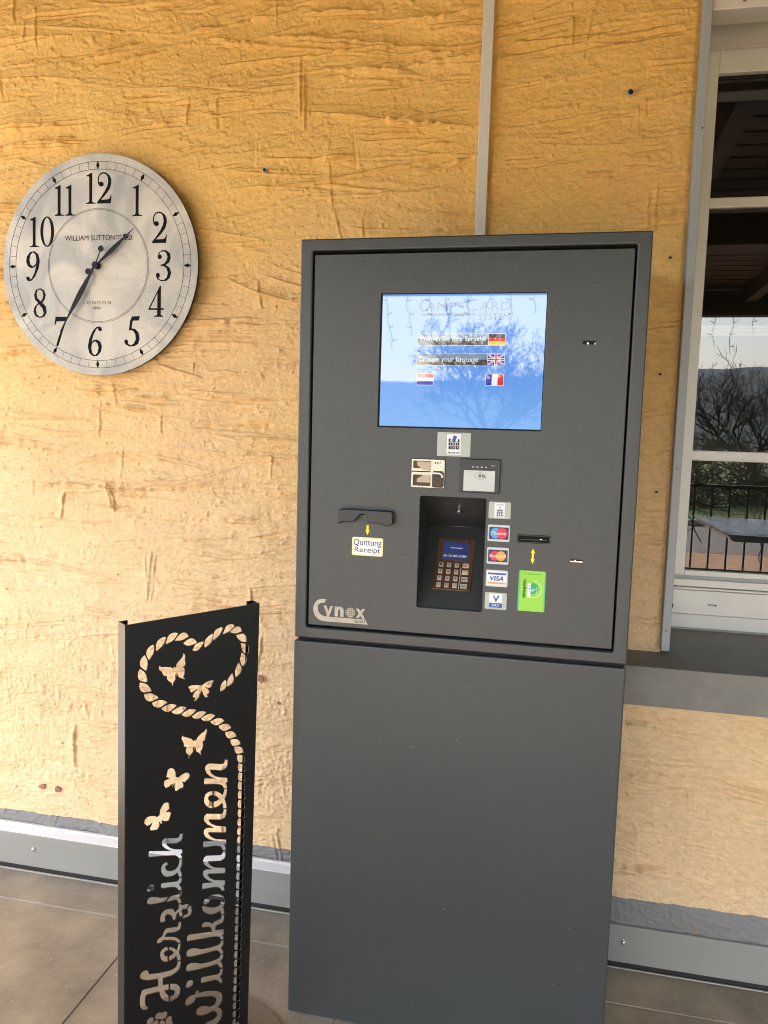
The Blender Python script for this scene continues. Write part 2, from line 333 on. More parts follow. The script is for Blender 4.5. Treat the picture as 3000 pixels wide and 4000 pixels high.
HOLES = [
('n_top',[214.5,325.4,222.4,327.8,221.6,338.4,218.9,344.4,213.7,347.4,205.8,347.2,182.2,338.1,181.3,342.1,185,348.1,191.6,354.5,200.8,360.2,220.8,367.6,222.5,372.2,222.1,378.3,218.4,379.3,220.9,384.1,222.1,392.6,214.4,390.5,212.6,385.2,209.2,380.4,202.5,376.7,192,372.9,169.4,366.4,166.8,363.1,167.9,353.1,169.8,352.9,193,361.2,181.2,352.5,172.7,342.5,168.7,332.2,169.9,326.5,173,323.2,179.4,323.3,206.8,332.9,211.3,333.1,213.9,330.5]),
('e1r',[214.7,391.4,222.1,393.7,221.6,403.1,217,414.1,220.9,426.7,222.2,437.6,214.2,435.3,211.2,422.1,202.3,426,190.6,426.1,190.2,411.6,198.1,411.5,203.5,408.9,199.2,403.2,190.2,396.7,190,387.1,197.6,390.9,205.6,397.8,210.8,403.9,214.2,396.9]),
('e1l',[187.5,386.1,187.7,395.9,180.8,395.2,177.7,398.5,178.4,403.6,182.4,408.1,187.6,410.4,187.9,425.7,181.4,422.5,173.5,415.5,168.2,405.1,167.8,395.2,170.5,388.7,176.8,385.3]),
('m2',[214.5,436.7,222.3,439,221.4,449.5,217.6,457,209.7,458.6,181.3,448.5,180,450.6,184.7,457.8,196.7,467.2,218.1,476.8,222,481.4,222.2,490.4,219.8,491.8,180.6,476.9,180,479.8,185.3,488.1,197.4,498.3,221.5,508,222.7,511.6,222.5,519.2,217.5,518.6,221.3,524.5,222.4,532.6,214,530.6,213.2,524.6,209.7,519,197.7,513.5,171.5,506.9,167.3,503.2,167.6,493.9,169.9,492.6,193.5,501.5,182.9,494.1,173,484.1,168,473.5,169.4,466.6,175.2,464.6,191.5,469.7,176.9,457.5,168.4,445.8,168.8,436.1,175.2,432.7,209.4,445.1,213.3,443.6,214.3,440.8]),
('m1',[214.7,532.2,222.2,533.8,222.4,542.9,219.9,550.9,211.9,553.8,181.3,543.2,180,545.2,185.4,553.7,196.1,562.5,220.4,572.7,222.1,576.2,222,583.9,220,586,181.8,571.5,179.9,573,184.7,582,195.4,591.2,221.1,602.3,222.5,605.5,222.1,613.8,218,613.6,221.7,626.6,214.6,624.9,212,618,206.5,612.4,197.1,608.4,170.7,601.6,167,598.1,167.6,588.2,169.8,587.2,192.9,595.3,182.1,586.7,172.8,576.4,168.1,566.9,169.3,559.8,174.4,558.1,190.9,564.2,180.2,555.4,170.9,545.3,167.9,535.3,170.6,528.9,176.4,527.4,208.9,539.1,213.5,538.1]),
('o',[174.7,639.2,171.1,635.3,171,628.9,175,623.6,184.2,622.5,197.5,625,208.3,629.7,217.9,637.8,222.2,647.5,222.5,658.1,219.2,665.2,221.5,673.4,221.9,682.1,214.6,680.1,211.9,670.1,201.2,671.4,189.1,668.1,178.4,660.4,169.7,650.1,167.6,641.4,169.4,638.2,172.1,640.3,183.4,648.8,196.8,655.5,207.5,656.7,212.8,651.2,212,645,205.8,639,196.3,634.5,187,633.4,183.2,638.1,179.3,640.2]),
('k',[214.9,681.3,222,683.7,221.9,693.3,218,700.8,209.9,701.6,201.8,701.1,201.1,710.6,221.1,717.4,222.5,730,218,729.8,221.6,738.2,222,742.1,214.9,740.6,212.7,733.2,205.1,727.6,188.9,721.8,136.5,705.7,133.9,702.6,134.4,692.6,138.8,691.1,191.9,709.6,190.8,699.9,184.3,694.3,168.5,689.7,168.3,682.9,171.5,679.2,178.8,680.6,186.8,685.7,192.9,692.4,197.5,688.6,206.9,689.1,213.7,688.9]),
('l2',[214.9,742.5,222.1,744,221.4,755.4,216,760.5,221,769.9,222.3,776.2,214.3,774.5,212.8,768.5,206.5,760.7,182.9,755.7,156.5,749.1,139.6,743.6,133.8,737.8,133.3,730.5,136.8,725.8,144.5,725.9,154.9,730.8,166.8,738.9,189.4,745.7,208.3,749,213.7,747.6]),
('l1',[214.6,775.4,221.9,777.3,221.4,787.1,216.1,793.2,220.7,802.9,222,810.3,214.1,808.4,212.2,801.9,207.3,794.7,183.6,790,157.1,783,138.9,776.9,133.4,771.5,132.9,764.8,136.1,759.9,143.8,759.6,154.2,764.3,167.4,773.2,190.1,780,207.7,782.2,213.7,780]),
('i2',[214.4,810,222,811.9,220.9,824.5,215.3,830.4,220.6,839.9,221.7,846.6,214.5,844.8,211.6,837.2,204.7,831.1,172.3,821.8,168.2,817.7,167.8,808.9,171.3,806.8,208.5,819.4,213.2,817.9]),
('dot2',[143.1,798.8,149,803.6,150.4,809.6,147.2,815.1,140.2,816.3,134.3,812.8,132.7,807.4,134.8,800.7,138.6,798.2]),
('w',[157.3,831.7,165.2,835.3,164,840.6,178,844.1,195.6,852.2,210.8,861.7,219.3,871,222.5,881,221.1,889.7,216.4,896.7,211,900.5,218.8,908.9,222.9,919.4,221.3,929.5,215.9,936.1,208.4,940.3,204.4,943.2,179.7,931.7,171.5,924.3,186.3,923.3,202.6,925.1,209.1,920.6,209.2,914.5,205,908,198,903.1,185.9,904.1,172.4,899.9,161.6,892.5,157.8,885,160.1,877.6,167.9,875.3,180,880,190.3,888.8,201.9,890,205.8,884.1,206.8,877.8,202.8,870.9,193.2,864.3,171.5,854.6,157.6,849.7,151.8,857.1,142.8,858.1,135,855.5,132,848.9,133.5,841.1,139.8,836.7,147.6,837,153.9,839.1]),
('h',[114.1,455.5,120.9,457.4,120.4,466.3,116.8,472.2,109.5,474.1,101,471.7,85.9,466,86.5,469.8,92.6,477.6,102.3,484.3,119.5,491.3,120.8,495.8,120.3,501.1,116.6,501.2,119.7,506.4,120.8,512.4,113.6,510.4,111.1,504.8,106.2,499.8,96.4,496,77.2,489.4,51.3,481.8,47.8,479.3,47.2,470.7,49.5,467.8,94.5,484.9,84.2,476.7,77,467.4,75.1,460.1,76.8,454.8,82.8,453.2,102,460.3,109.9,462.4,113.2,460.6]),
('c',[113.9,511.6,120.8,513.4,120.3,525,116.2,535,119.7,544.5,120.4,552.5,114,551.1,111,539.9,101.8,542.6,89.7,540.4,80.6,533.9,75.2,523.7,74.5,513.8,77.4,507.7,84.5,505.8,88.1,508.4,88.8,512.9,84,513.4,83.2,518.6,87.1,525,94.4,529.2,104.1,530.1,110.8,526.1,113.5,518.6]),
('i1',[114.2,552.7,120.4,554,119.9,563.1,114.4,568.2,119.2,575.9,120.6,582.4,114,581.2,111.4,575,107.1,570.3,97.2,565.9,77.9,560.7,74.9,557.6,74.5,550.1,76.6,548,108.1,557.6,113,556.5]),
('dot1',[55.3,542.2,59.4,546.1,60,551.2,57.1,555.4,50.1,555.7,45.4,552.8,44.8,547.2,47.1,542.7,50.6,541.2]),
('lr',[113.8,582.4,120.6,584.5,119.7,591.6,115.1,596.8,119.3,605.1,120,611.4,113.8,609.9,111.8,602.8,108,598.1,102.5,597.3,85.4,593.7,96.3,585.1,108.5,587.8,112.8,584.9]),
('ll',[92,584.9,83,592,67.4,588.8,49.7,583,45.6,578.5,45.6,572.5,48.5,568.3,55.5,569,64.9,573.7,73.3,578.9]),
('zl',[113.8,611.4,120,613,120.7,616.1,128.8,617.2,137.7,621.2,132.2,630,126.5,627.5,120.9,628.1,121.6,633.4,124.1,639,119.8,643.3,116,637.2,114.3,628.9,109.1,632.8,107,641.9,101.8,642.6,100.5,633.9,96.8,627.2,91.8,623.7,86.4,623.1,83.4,626.7,84.9,635.4,77.4,635.9,73.8,631.5,73.5,622.8,76,615.3,82,610.6,90.5,610.7,99,614.3,104,619.9,105.9,625.8,113.9,620.6]),
('zr',[139.7,623.9,143.6,631.4,144.6,640.1,141.3,647.4,134.4,650,123,647.3,126,641.1,131.7,641.8,135.5,639.1,134.7,633.1,133.4,630.6]),
('r',[114.3,651.5,120.3,653.3,120.1,664.3,116.4,670.1,109.6,671.9,98.5,668.2,88.6,664.3,84.4,670.6,93.6,674.4,104.8,680.3,113.6,688.3,118.7,696.5,120,700.7,113.5,699.8,111.8,694.4,106.1,689.2,96.2,683.8,81.5,677.3,76.7,680,70.6,679.3,66.8,675.2,67.6,670.6,71.7,667,77.2,667.1,80.1,661.7,83.7,654.7,88.5,652.6,98.3,656.3,109.5,660.5,113.2,658.5]),
('er',[113.7,701.3,120.3,702.6,119.5,712.2,116.5,721.5,119.8,732.7,120.6,741.1,113,738.6,110.6,726.8,104.2,730.6,94,730.2,93.9,719.1,99.1,718.6,104.6,716,100.2,709.6,94,705.3,94.1,698.2,101.3,702.6,107,708.6,110.4,714,113.2,707.2]),
('el',[91.1,696.7,91.2,704.3,85.4,703.6,82.4,707.1,84.3,712.5,91.1,718.1,91.2,730.4,83.2,726.4,76.4,717.3,73.9,707.3,75,699.1,79.8,695.2,85.3,694.4]),
('H',[113,740.5,120.6,742.7,120.1,753,117,760.5,110.8,765,99.6,766.8,80.9,762.8,81,778.1,94.2,782.1,94.4,796,84.5,793.3,87.7,800.7,94.6,810.9,94.7,823.8,85.4,816.8,77.9,806.3,74.1,795.4,73.5,789.3,45,781.9,42.9,788.5,43,801.1,45.4,808.1,49.6,810.4,49,814.5,44.2,815.7,37.1,810.4,32.6,801.6,31.1,790.8,32.2,776.5,35.7,765.9,39.2,765.9,70.5,774.4,70.4,759.2,48.6,750.5,37.9,743.4,32,736.6,31.4,730.1,34.3,725.4,40.1,724.1,46.6,726.8,49.6,732.1,50.2,736.8,68.8,744.5,87.1,750.2,100.7,753.4,109.4,751.4,112.5,746.6]),
('Hr',[97.1,783.7,107.4,788.8,115.6,796.4,120.5,807.4,119.7,817.4,115.4,824.1,106.6,826.5,97.6,825.4,97.4,813.1,103.9,814,107.9,809.7,107,804.7,102.5,800.7,97.3,797.6]),
('f1',[79.5,841.1,84.4,840.6,89.4,844.1,91.7,849.9,90.1,855.5,85.8,858.8,79.6,857.3,75.9,853.9,67.3,849.6,64.6,846.2,64.8,839.9,69,835.9,74.5,837]),
('f2',[45.7,849.4,48,839.3,53.9,837.3,59.4,840,61.8,844.6,61.5,850.2,57.7,851.8,55.3,854.9]),
('f3',[88.4,873.9,87.7,864.4,92,857.8,98.2,858.7,102.3,863.6,101.9,869.9,103.7,876.2,104.2,882.9]),
('f4',[57.7,857.6,58.6,853.2,63.7,850.8,69.2,851.3,71.8,855.4,71.1,865.3]),
('f5',[73.3,866.5,74.5,858.2,79.6,858,84,862.8,86.9,868.1,87,874.4]),
('b1',[115.3,75.9,118.6,76.9,121,81.7,120.3,88.6,121.9,99.9,116.7,105,120.1,108.2,120.4,115.4,119.3,119.9,117.3,125.8,121.7,129.8,119.4,130.4,116.9,127.7,114,126.5,108.6,124,106.5,120.4,103.7,113.5,103.2,121.2,101.6,119.7,100.2,115.1,100.9,125.4,98.1,129.5,95.7,132.9,95.6,136.8,93.3,138.3,93.1,132.4,90,128.9,85.5,125.2,82.2,119.8,82.6,115.3,77.8,114.6,74.6,110.4,72.1,104.5,67.3,100.4,65.3,95.4,65.7,92.4,67.6,90.9,69.7,94.6,78.4,95.9,88.8,98.3,94.5,102.2,96.9,103.9,95.7,100.9,96.9,99.2,98.9,100,100.2,102.6,102.5,95.2,106.5,90.6,112.2,86.2,116.2,80.7]),
('b2',[157.2,148.5,158.1,150.8,164.5,147.3,172.3,145,181,144.6,184.5,146,183.7,149.1,181.2,153.4,179.5,158.8,176.1,160.5,170.8,158.5,163.8,155.7,169.1,158.9,174,164.1,175.2,169.2,173.7,172.2,169.8,172.1,171.1,175.7,173.8,177.3,170.3,179.4,166,177.7,162.4,172,159.7,164.9,158.1,162.1,157.2,170.4,155.9,170.1,155.2,163.9,154.1,167.7,152.1,174.5,147.1,179.8,142.8,180.2,139.9,178.9,143.6,176.5,144,173,140.2,172.9,138.4,169.7,139.2,165,143.4,160.3,149.2,156.8,142.5,159.3,136.6,161.2,133.6,159.3,131.9,153.7,128.4,148.9,129.6,146,136.3,145.5,146.5,147.4,155.5,150.6,155.9,148.7]),
('b3',[169.7,244.3,171.9,249.8,170.8,256.1,168.1,263,167.6,269.5,161.9,272.3,164,278.3,162.2,285.5,158.3,292,159.5,299,156.7,298.2,155.4,293.6,148.5,288.7,145.7,277.5,144.7,285.4,143.3,283.9,142.6,276.7,141.1,287.1,136.7,292.4,133.1,294,132.8,298.3,130,298.6,131.6,291.4,126.5,285.6,124.7,278.1,126.8,273.3,120.7,269.9,120,262.8,115.5,252.9,115.9,247.7,118.7,245.3,119.3,249.2,129.3,253.7,137.2,258.9,143,265.4,144.1,261.3,146.1,262.4,146.4,265.8,150.8,258.3,158.7,252.8,166.7,249]),
('b4',[94.8,307.8,100.3,311.8,103.7,320.4,104.4,330.8,106.3,329.8,108.8,332.8,116,328.5,124.9,326.9,131.6,328.8,134.9,335.4,132.9,341.4,127.9,344.2,125.2,347.7,117.9,344.5,121.3,350.8,120.3,357.1,110.8,358.9,105.9,360.9,102.6,357.9,101.4,349.9,101.8,343,97,350.1,95.3,349,98,342.3,89.8,346.2,82.3,347.2,80.6,342.1,77.9,335.9,79.9,329.6,90.7,328.2,83.1,322.6,85,316.7,86.2,309.6,90.5,307.2]),
('b5',[85.9,377.5,90.3,382,90.9,393.1,83.9,398,90.4,398.9,95.1,404.3,92.2,412,89.6,418.7,81.9,417.1,75.2,412,76,419.9,72.8,418.7,70.6,413.6,69.6,423.5,65.9,429.2,57.3,427.1,50.9,424.8,50.4,418.7,55.1,411.2,49.8,413.6,45.1,413.5,38.2,404.6,39.2,398.6,44.4,394.1,51.8,394.5,60.3,397.5,65.1,401.9,66.7,399.8,69.9,399.3,70.9,389.4,75.1,381.1,80.4,377]),
('rope',[207.7,163.1,224.2,154.7,241.9,136.5,253.5,115.7,257.7,92.3,249.7,67.8,235.8,49.1,216.6,42.6,191,47.8,171.7,60.3,148.2,68.7,131.4,56.2,113.8,41.7,91.3,39.8,68.4,46.8,47.9,60,35.5,79.6,32.4,105,37.2,129.1,49.6,150.9,67.4,167.8,87.6,181,109.4,191.6,130.4,202.1,153.1,212,173.9,222.7,195.2,236.9,213.4,253.9,227.2,274.3,238.8,294.4,248,314.1,254,335.3,255.4,356.4,256,377.4,256.5,398.4,257.1,419.6,257.2,440.7,257.8,462]),
]

# ------------------------------------------------------------------ materials
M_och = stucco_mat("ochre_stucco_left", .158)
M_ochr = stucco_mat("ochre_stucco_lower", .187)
M_white = mat("white_pvc", srgb(214, 211, 203), .35, bump=(60, .1, .0004), vary=(5, .04))
M_ledge = mat("white_ledge", (.86, .86, .84), .4, vary=(9, .04))
M_rail = mat("grey_metal_rail", srgb(158, 161, 162), .5, vary=(6, .05, (1, 1, .2)))
M_trim = mat("beige_metal_trim", srgb(205, 198, 186), .45, vary=(8, .03))
M_board = mat("grey_coated_board", srgb(140, 138, 131), .45, vary=(3, .07, (.4, 1, 3)), bump=(120, .15, .0005))
M_sill = mat("grey_painted_sill", srgb(118, 114, 106), .55, vary=(14, .16), bump=(90, .6, .0016))
M_dark = mat("dark_gap", (.02, .018, .016), .8)
M_hole = mat("hole_black", (.006, .005, .004), .9)
M_seal = mat("light_sealant", srgb(176, 170, 156), .6)
M_steel = mat("stainless_steel", (.62, .60, .56), .28, metal=1)
M_chip = mat("red_primer_chip", srgb(158, 108, 86), .85, vary=(80, .3), bump=(200, .8, .001))

# ------------------------------------------------------------------ ground outside, road, hills
def sheet(name, x0, x1, y0, y1, z, m, nx=1, ny=1, hf=None):
    vs = []; fs = []
    for j in range(ny+1):
        for i in range(nx+1):
            x = x0+(x1-x0)*i/nx; y = y0+(y1-y0)*j/ny; vs.append((x, y, z+(hf(x, y) if hf else 0)))
    for j in range(ny):
        for i in range(nx):
            a = j*(nx+1)+i; fs.append((a, a+1, a+nx+2, a+nx+1))
    return mesh_obj(name, vs, fs, m)
GZ = -.30
M_grass = mat("meadow_grass", (.17, .21, .06), .9, vary=(.8, .5), bump=(30, 1, .05))
M_field = mat("far_field", (.10, .15, .045), .9, vary=(.03, .35))
M_road = mat("asphalt_road", (.20, .165, .15), .85, vary=(3, .12, (.2, 1, 1)), bump=(150, .5, .004))
M_sand = mat("sandstone_verge", (.46, .27, .15), .9, vary=(5, .2), bump=(80, .6, .006))
M_bounce = mat("pale_bounce_ground", (.38, .38, .375), .85, vary=(1.5, .12))
tag(sheet("bounce_ground", -30, -2.1, -5.0, 30, GZ+.006, M_bounce), kind='structure')  # unseen pale ground added to throw light onto the lower wall and sign
M_conc = mat("pale_concrete", (.45, .43, .40), .85, vary=(5, .12))
tag(sheet("ground", -900, 900, -900, 300, GZ, M_field), kind='structure')
tag(sheet("sandstone_path", -40, 40, -9.9, -5.06, GZ+.004, M_sand), kind='structure')
tag(sheet("road", -60, 60, -13.9, -9.9, GZ+.008, M_road), kind='structure')
tag(sheet("meadow", -60, 60, -60, -14.1, GZ+.008, M_grass, 60, 24, lambda x, y: .10*math.sin(x*.6+y*.2)+.08*math.sin(y*.9)+.1), kind='structure')
k = box("kerb", (-60, -14.1, GZ), (60, -13.9, GZ+.12), M_conc); tag(k, kind='structure')
M_hill = mat("wooded_hill", (.048, .062, .066), 1, vary=(.045, .55), bump=(.12, .6, 2))
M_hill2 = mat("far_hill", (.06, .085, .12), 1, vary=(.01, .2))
def hill(name, rad, el, m, seed, bumpy):
    rg = random.Random(seed); vs = []; fs = []; n = 260; rows = 10
    ph = [rg.uniform(0, 6) for _ in range(8)]
    for j in range(rows+1):
        t = j/rows
        for i in range(n+1):
            az = -1.9+3.8*i/n                     # x/|y| direction angle
            h = el(az)*rad*(t**.8)
            h += bumpy*t*(math.sin(az*61+ph[0])*.3+math.sin(az*143+ph[1])*.3+math.sin(az*317+ph[2]+j)*.35+rg.uniform(-.4, .4))
            rr_ = rad*(.55+.45*t)
            vs.append((math.sin(az)*rr_, -math.cos(az)*rr_, GZ-.5+h))
    for j in range(rows):
        for i in range(n):
            a = j*(n+1)+i; fs.append((a, a+1, a+n+2, a+n+1))
    b = len(vs)                                    # back slope
    for i in range(n+1):
        az = -1.9+3.8*i/n; vs.append((math.sin(az)*rad*1.5, -math.cos(az)*rad*1.5, GZ-.5))
    for i in range(n): fs.append((rows*(n+1)+i, rows*(n+1)+i+1, b+i+1, b+i))
    return tag(mesh_obj(name, vs, fs, m, smooth=True), kind='structure')
hill("hills", 420, lambda a: .068+.006*math.sin(a*9)+.035*max(0, min(1, (a-.12)*4)), M_hill, 3, 2.2)
hill("far_hills", 800, lambda a: .078+.006*math.sin(a*11+1)+.02*max(0, min(1, (a-.05)*5)), M_hill2, 5, 2.0)

# ------------------------------------------------------------------ bare trees, hedge, railing creeper
M_bark = mat("tree_bark", (.050, .042, .034), .95)
def bare_tree(loc, H, W, seed, label, lean=(0, 0), fork=.26, dmax=7, rmin=.010):
    rg = random.Random(seed); root = empty("bare_tree", loc, label, "tree", "bare trees beyond the road")
    L0 = Vector(loc); tv, tf, bv, bf = [], [], [], []
    pts = [L0+Vector((lean[0]*t*H*fork, lean[1]*t*H*fork, t*H*fork)) for t in (0, .4, .8, 1)]
    tube(pts, [H*.030, H*.024, H*.021, H*.020], 8, tv, tf); top = pts[-1]
    def grow(p, d, ln, r, depth):
        n = 4 if depth < 5 else 2; q = [p]; dd = d.copy(); rad = [r]
        for i in range(n):
            dd = (dd+Vector((rg.gauss(0, .16), rg.gauss(0, .16), rg.gauss(.03, .12)))).normalized()
            p2 = q[-1]+dd*ln/n
            c = Vector((L0.x, L0.y, L0.z+H*.58)); off = p2-c
            e = (off.x/(W/2))**2+(off.y/(W/2))**2+(off.z/(H*.46))**2
            if e > 1: dd = (dd-off.normalized()*.5).normalized(); p2 = q[-1]+dd*ln/n*.6
            q.append(p2); rad.append(max(r*(1-.5*(i+1)/n), rmin))
        tube(q, rad, 4 if r > .02 else 3, bv, bf)
        if depth >= dmax: return
        for i in range(rg.choice((2, 3, 3, 4)) if depth < 5 else 3):
            at = q[rg.randrange(1, len(q))] if i else q[-1]
            a = rg.uniform(0, 6.28); sp = rg.uniform(.45, 1.0)
            nd = (dd+Vector((math.cos(a)*sp, math.sin(a)*sp, rg.uniform(-.35, .5)))).normalized()
            grow(at, nd, ln*rg.uniform(.58, .82), r*rg.uniform(.5, .66), depth+1)
    for i in range(6):
        a = i*1.05+rg.uniform(-.3, .3)
        grow(top-Vector((0, 0, rg.uniform(0, H*.06))), Vector((math.cos(a)*.9, math.sin(a)*.9, rg.uniform(.25, 1.2))).normalized(), H*.26, H*.013, 1)
    mesh_obj("trunk", tv, tf, M_bark, root); mesh_obj("crown", bv, bf, M_bark, root)
    return root
bare_tree((-1.95, -29, GZ), 7.0, 6.6, 11, "broad bare tree mirrored in the blue touch screen, seen against the sky")
bare_tree((6.6, -22.5, GZ), 5.0, 6.0, 23, "spreading bare tree mirrored in the window pane, trunk leaning behind the table", lean=(-.22, 0), dmax=6, rmin=.006)
M_twig = mat("hedge_twigs", (.20, .17, .10), .95, vary=(2, .4))
def hedge(name, x0, x1, y0, y1, h, n, seed, label=None):
    rg = random.Random(seed); vs = []; fs = []
    for _ in range(n):
        x = rg.uniform(x0, x1); y = rg.uniform(y0, y1); z = GZ+h*rg.random()**1.3*(.7+.3*math.sin(x*1.7)); p = Vector((x, y, z))
        d = Vector((rg.gauss(0, 1), rg.gauss(0, .6), rg.gauss(.5, .8))).normalized(); L = rg.uniform(.25, .7); s = rg.uniform(.008, .022)
        a = d.cross(Vector((0, 1, 0))); a = a.normalized()*s if a.length > .01 else Vector((s, 0, 0)); k = len(vs)
        m_ = p+d*L*.5+Vector((rg.gauss(0, .05), 0, rg.gauss(0, .05)))
        vs += [p-a, p+a, m_+a*.8, m_-a*.8, p+d*L]; fs += [(k, k+1, k+2, k+3), (k+3, k+2, k+4)]
    return tag(mesh_obj(name, vs, fs, M_twig), kind='stuff')
hedge("bramble_hedge", -14, 14, -19.8, -17.8, 1.8, 13000, 4)
sc = []
def scrub():
    rg = random.Random(9); vs = []; fs = []
    for _ in range(60):
        p = Vector((rg.uniform(1.0, 4.0), -4.78+rg.gauss(0, .06), rg.uniform(.80, 1.06))); d = Vector((rg.choice((-1, 1)), rg.gauss(0, .1), rg.gauss(-.1, .25))).normalized()
        q = [p]; 
        for i in range(6): d = (d+Vector((0, rg.gauss(0, .12), rg.gauss(-.03, .2)))).normalized(); q.append(q[-1]+d*rg.uniform(.04, .10))
        tube(q, [.006*(1-.12*i) for i in range(7)], 4, vs, fs)
    for _ in range(26):
        p = Vector((rg.uniform(1.0, 4.0), -4.76, rg.uniform(.72, 1.0))); q = [p]; d = Vector((rg.gauss(0, .5), 0, -1)).normalized()
        for i in range(6): d = (d+Vector((rg.gauss(0, .3), rg.gauss(0, .1), 0))).normalized(); q.append(q[-1]+d*rg.uniform(.04, .09))
        tube(q, [.0045]*7, 4, vs, fs)
    o = mesh_obj("creeper_branches", vs, fs, M_bark); tag(o, "bare woody creeper tangled along the top of the black railing", "creeper")
scrub()
M_blk = mat("black_iron", (.018, .017, .016), .5)
rl = empty("porch_railing", (0, -4.9, 0), "black iron railing with thin upright bars mirrored in the lower window pane", "railing")
box("top_rail", (-1.9, -4.92, .975), (6.5, -4.88, 1.0), M_blk, rl); box("bottom_rail", (-1.9, -4.92, .07), (6.5, -4.88, .095), M_blk, rl)
b0 = box("bar", (-1.89, -4.907, .095), (-1.876, -4.893, .975), M_blk, rl)
for i in range(1, 58):
    o = b0.copy(); COL.objects.link(o); o.parent = rl; o.location = b0.location+Vector((.15*i, 0, 0))

# ------------------------------------------------------------------ porch floor of large tiles
M_tile = mat("brown_stone_tile", srgb(131, 118, 99), .42, vary=(4.5, .20, (1, 1.4, 1)), bump=(170, .25, .0009))
nt_ = M_tile.node_tree
def tile_mat():
    m = M_tile; n = m.node_tree; b = n.nodes["Principled BSDF"]; L = n.links.new
    g = n.nodes.new("ShaderNodeNewGeometry")
    t1 = n.nodes.new("ShaderNodeTexNoise"); t1.inputs["Scale"].default_value = 3.0; t1.inputs["Detail"].default_value = 9; t1.inputs["Roughness"].default_value = .7; L(g.outputs["Position"], t1.inputs["Vector"])
    r1 = n.nodes.new("ShaderNodeValToRGB"); r1.color_ramp.elements[0].position = .32; r1.color_ramp.elements[0].color = (*srgb(112, 104, 92), 1)
    r1.color_ramp.elements[1].position = .68; r1.color_ramp.elements[1].color = (*srgb(170, 156, 132), 1); L(t1.outputs[0], r1.inputs[0])
    t2 = n.nodes.new("ShaderNodeTexNoise"); t2.inputs["Scale"].default_value = 95; t2.inputs["Detail"].default_value = 5; L(g.outputs["Position"], t2.inputs["Vector"])
    mr = n.nodes.new("ShaderNodeMapRange"); mr.inputs[1].default_value = .60; mr.inputs[2].default_value = .74; mr.inputs[3].default_value = 0; mr.inputs[4].default_value = .45; L(t2.outputs[0], mr.inputs[0])
    mx = n.nodes.new("ShaderNodeMix"); mx.data_type = 'RGBA'; L(mr.outputs[0], mx.inputs[0]); L(r1.outputs[0], mx.inputs[6]); mx.inputs[7].default_value = (*srgb(190, 180, 160), 1)
    L(mx.outputs[2], b.inputs["Base Color"])
tile_mat()
fl = box("porch_floor", (-2.05, -5.05, GZ-.02), (6.8, .30, -.0025), M_seal); tag(fl, kind='structure')
ys = [-.004, -.137]+[-.137-.6*i for i in range(1, 9)]
xs_ = [-.785+.6*i for i in range(-2, 13)]
for j in range(len(ys)-1):
    for i in range(len(xs_)-1):
        o = box("floor_tile", (xs_[i]+.0015, ys[j+1]+.0028, -.02), (xs_[i+1]-.0015, ys[j]-.0028, 0), M_tile, fl, .0012, 1)
M_deep = mat("dark_grout", (.05, .045, .04), .9)
box("floor_joint", (-.7863, -5, -.0024), (-.7837, -.1395, -.0014), M_deep, fl)
box("wall_joint", (-2.6, -.004, -.01), (6, .0, .0015), M_seal, fl)

# ------------------------------------------------------------------ building wall
W = empty("building_wall", (0, 0, 0), "ochre yellow rough plastered house wall behind the payment terminal and clock", "wall")
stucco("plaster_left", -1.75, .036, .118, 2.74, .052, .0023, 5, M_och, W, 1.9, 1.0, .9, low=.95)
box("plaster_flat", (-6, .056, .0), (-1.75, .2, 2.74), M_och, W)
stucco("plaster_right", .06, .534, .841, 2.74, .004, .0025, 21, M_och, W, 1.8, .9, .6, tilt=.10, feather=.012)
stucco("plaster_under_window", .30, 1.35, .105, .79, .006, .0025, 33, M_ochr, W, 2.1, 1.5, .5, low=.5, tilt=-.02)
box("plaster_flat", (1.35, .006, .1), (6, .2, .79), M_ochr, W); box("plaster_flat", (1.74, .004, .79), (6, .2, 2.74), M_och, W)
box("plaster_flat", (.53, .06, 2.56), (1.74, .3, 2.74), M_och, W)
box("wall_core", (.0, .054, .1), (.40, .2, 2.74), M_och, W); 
# painted foot and baseboard
bd = box("baseboard", (-6, .0, .0145), (6, .043, .116), M_board, W, .0012, 1)
box("shadow_gap", (-6, .006, -.002), (6, .04, .0145), M_dark, W)
box("ledge", (-6, .0015, .1162), (.40, .0465, .1175), M_ledge, W)
box("ledge_lip", (-6, .044, .1176), (.30, .052, .1225), M_trim, W)
def screw(x, z, y=0):
    s = cyl("screw", (x, y-.001, z), (0, 1, 0), .0085, .002, M_steel, bd, 20, bev=.0006)
    h = cyl("screw_head", (x, y-.0035, z), (0, 1, 0), .0048, .004, M_steel, None, 16, bev=.001)
    bpy.data.objects.remove(h)
    return s
def dome(name, x, z, y, r, m, parent, depth=.4, hole=True):
    bm = bmesh.new(); bmesh.ops.create_uvsphere(bm, u_segments=16, v_segments=10, radius=r)
    for v in bm.verts: v.co = Vector((v.co.x+x, (v.co.y*depth)+y, v.co.z+z))
    return bm_obj(name, bm, m, parent, True)
for x in (-1.2396, .490, -2.4, 1.7):
    screw(x, .0708); dome("screw", x, .0708, -.002, .0052, M_steel, bd, .7)
# vertical cover strip between the two wall planes
box("cover_strip", (.034, -.012, 1.2), (.0605, .052, 2.74), M_trim, W, .0012, 1)
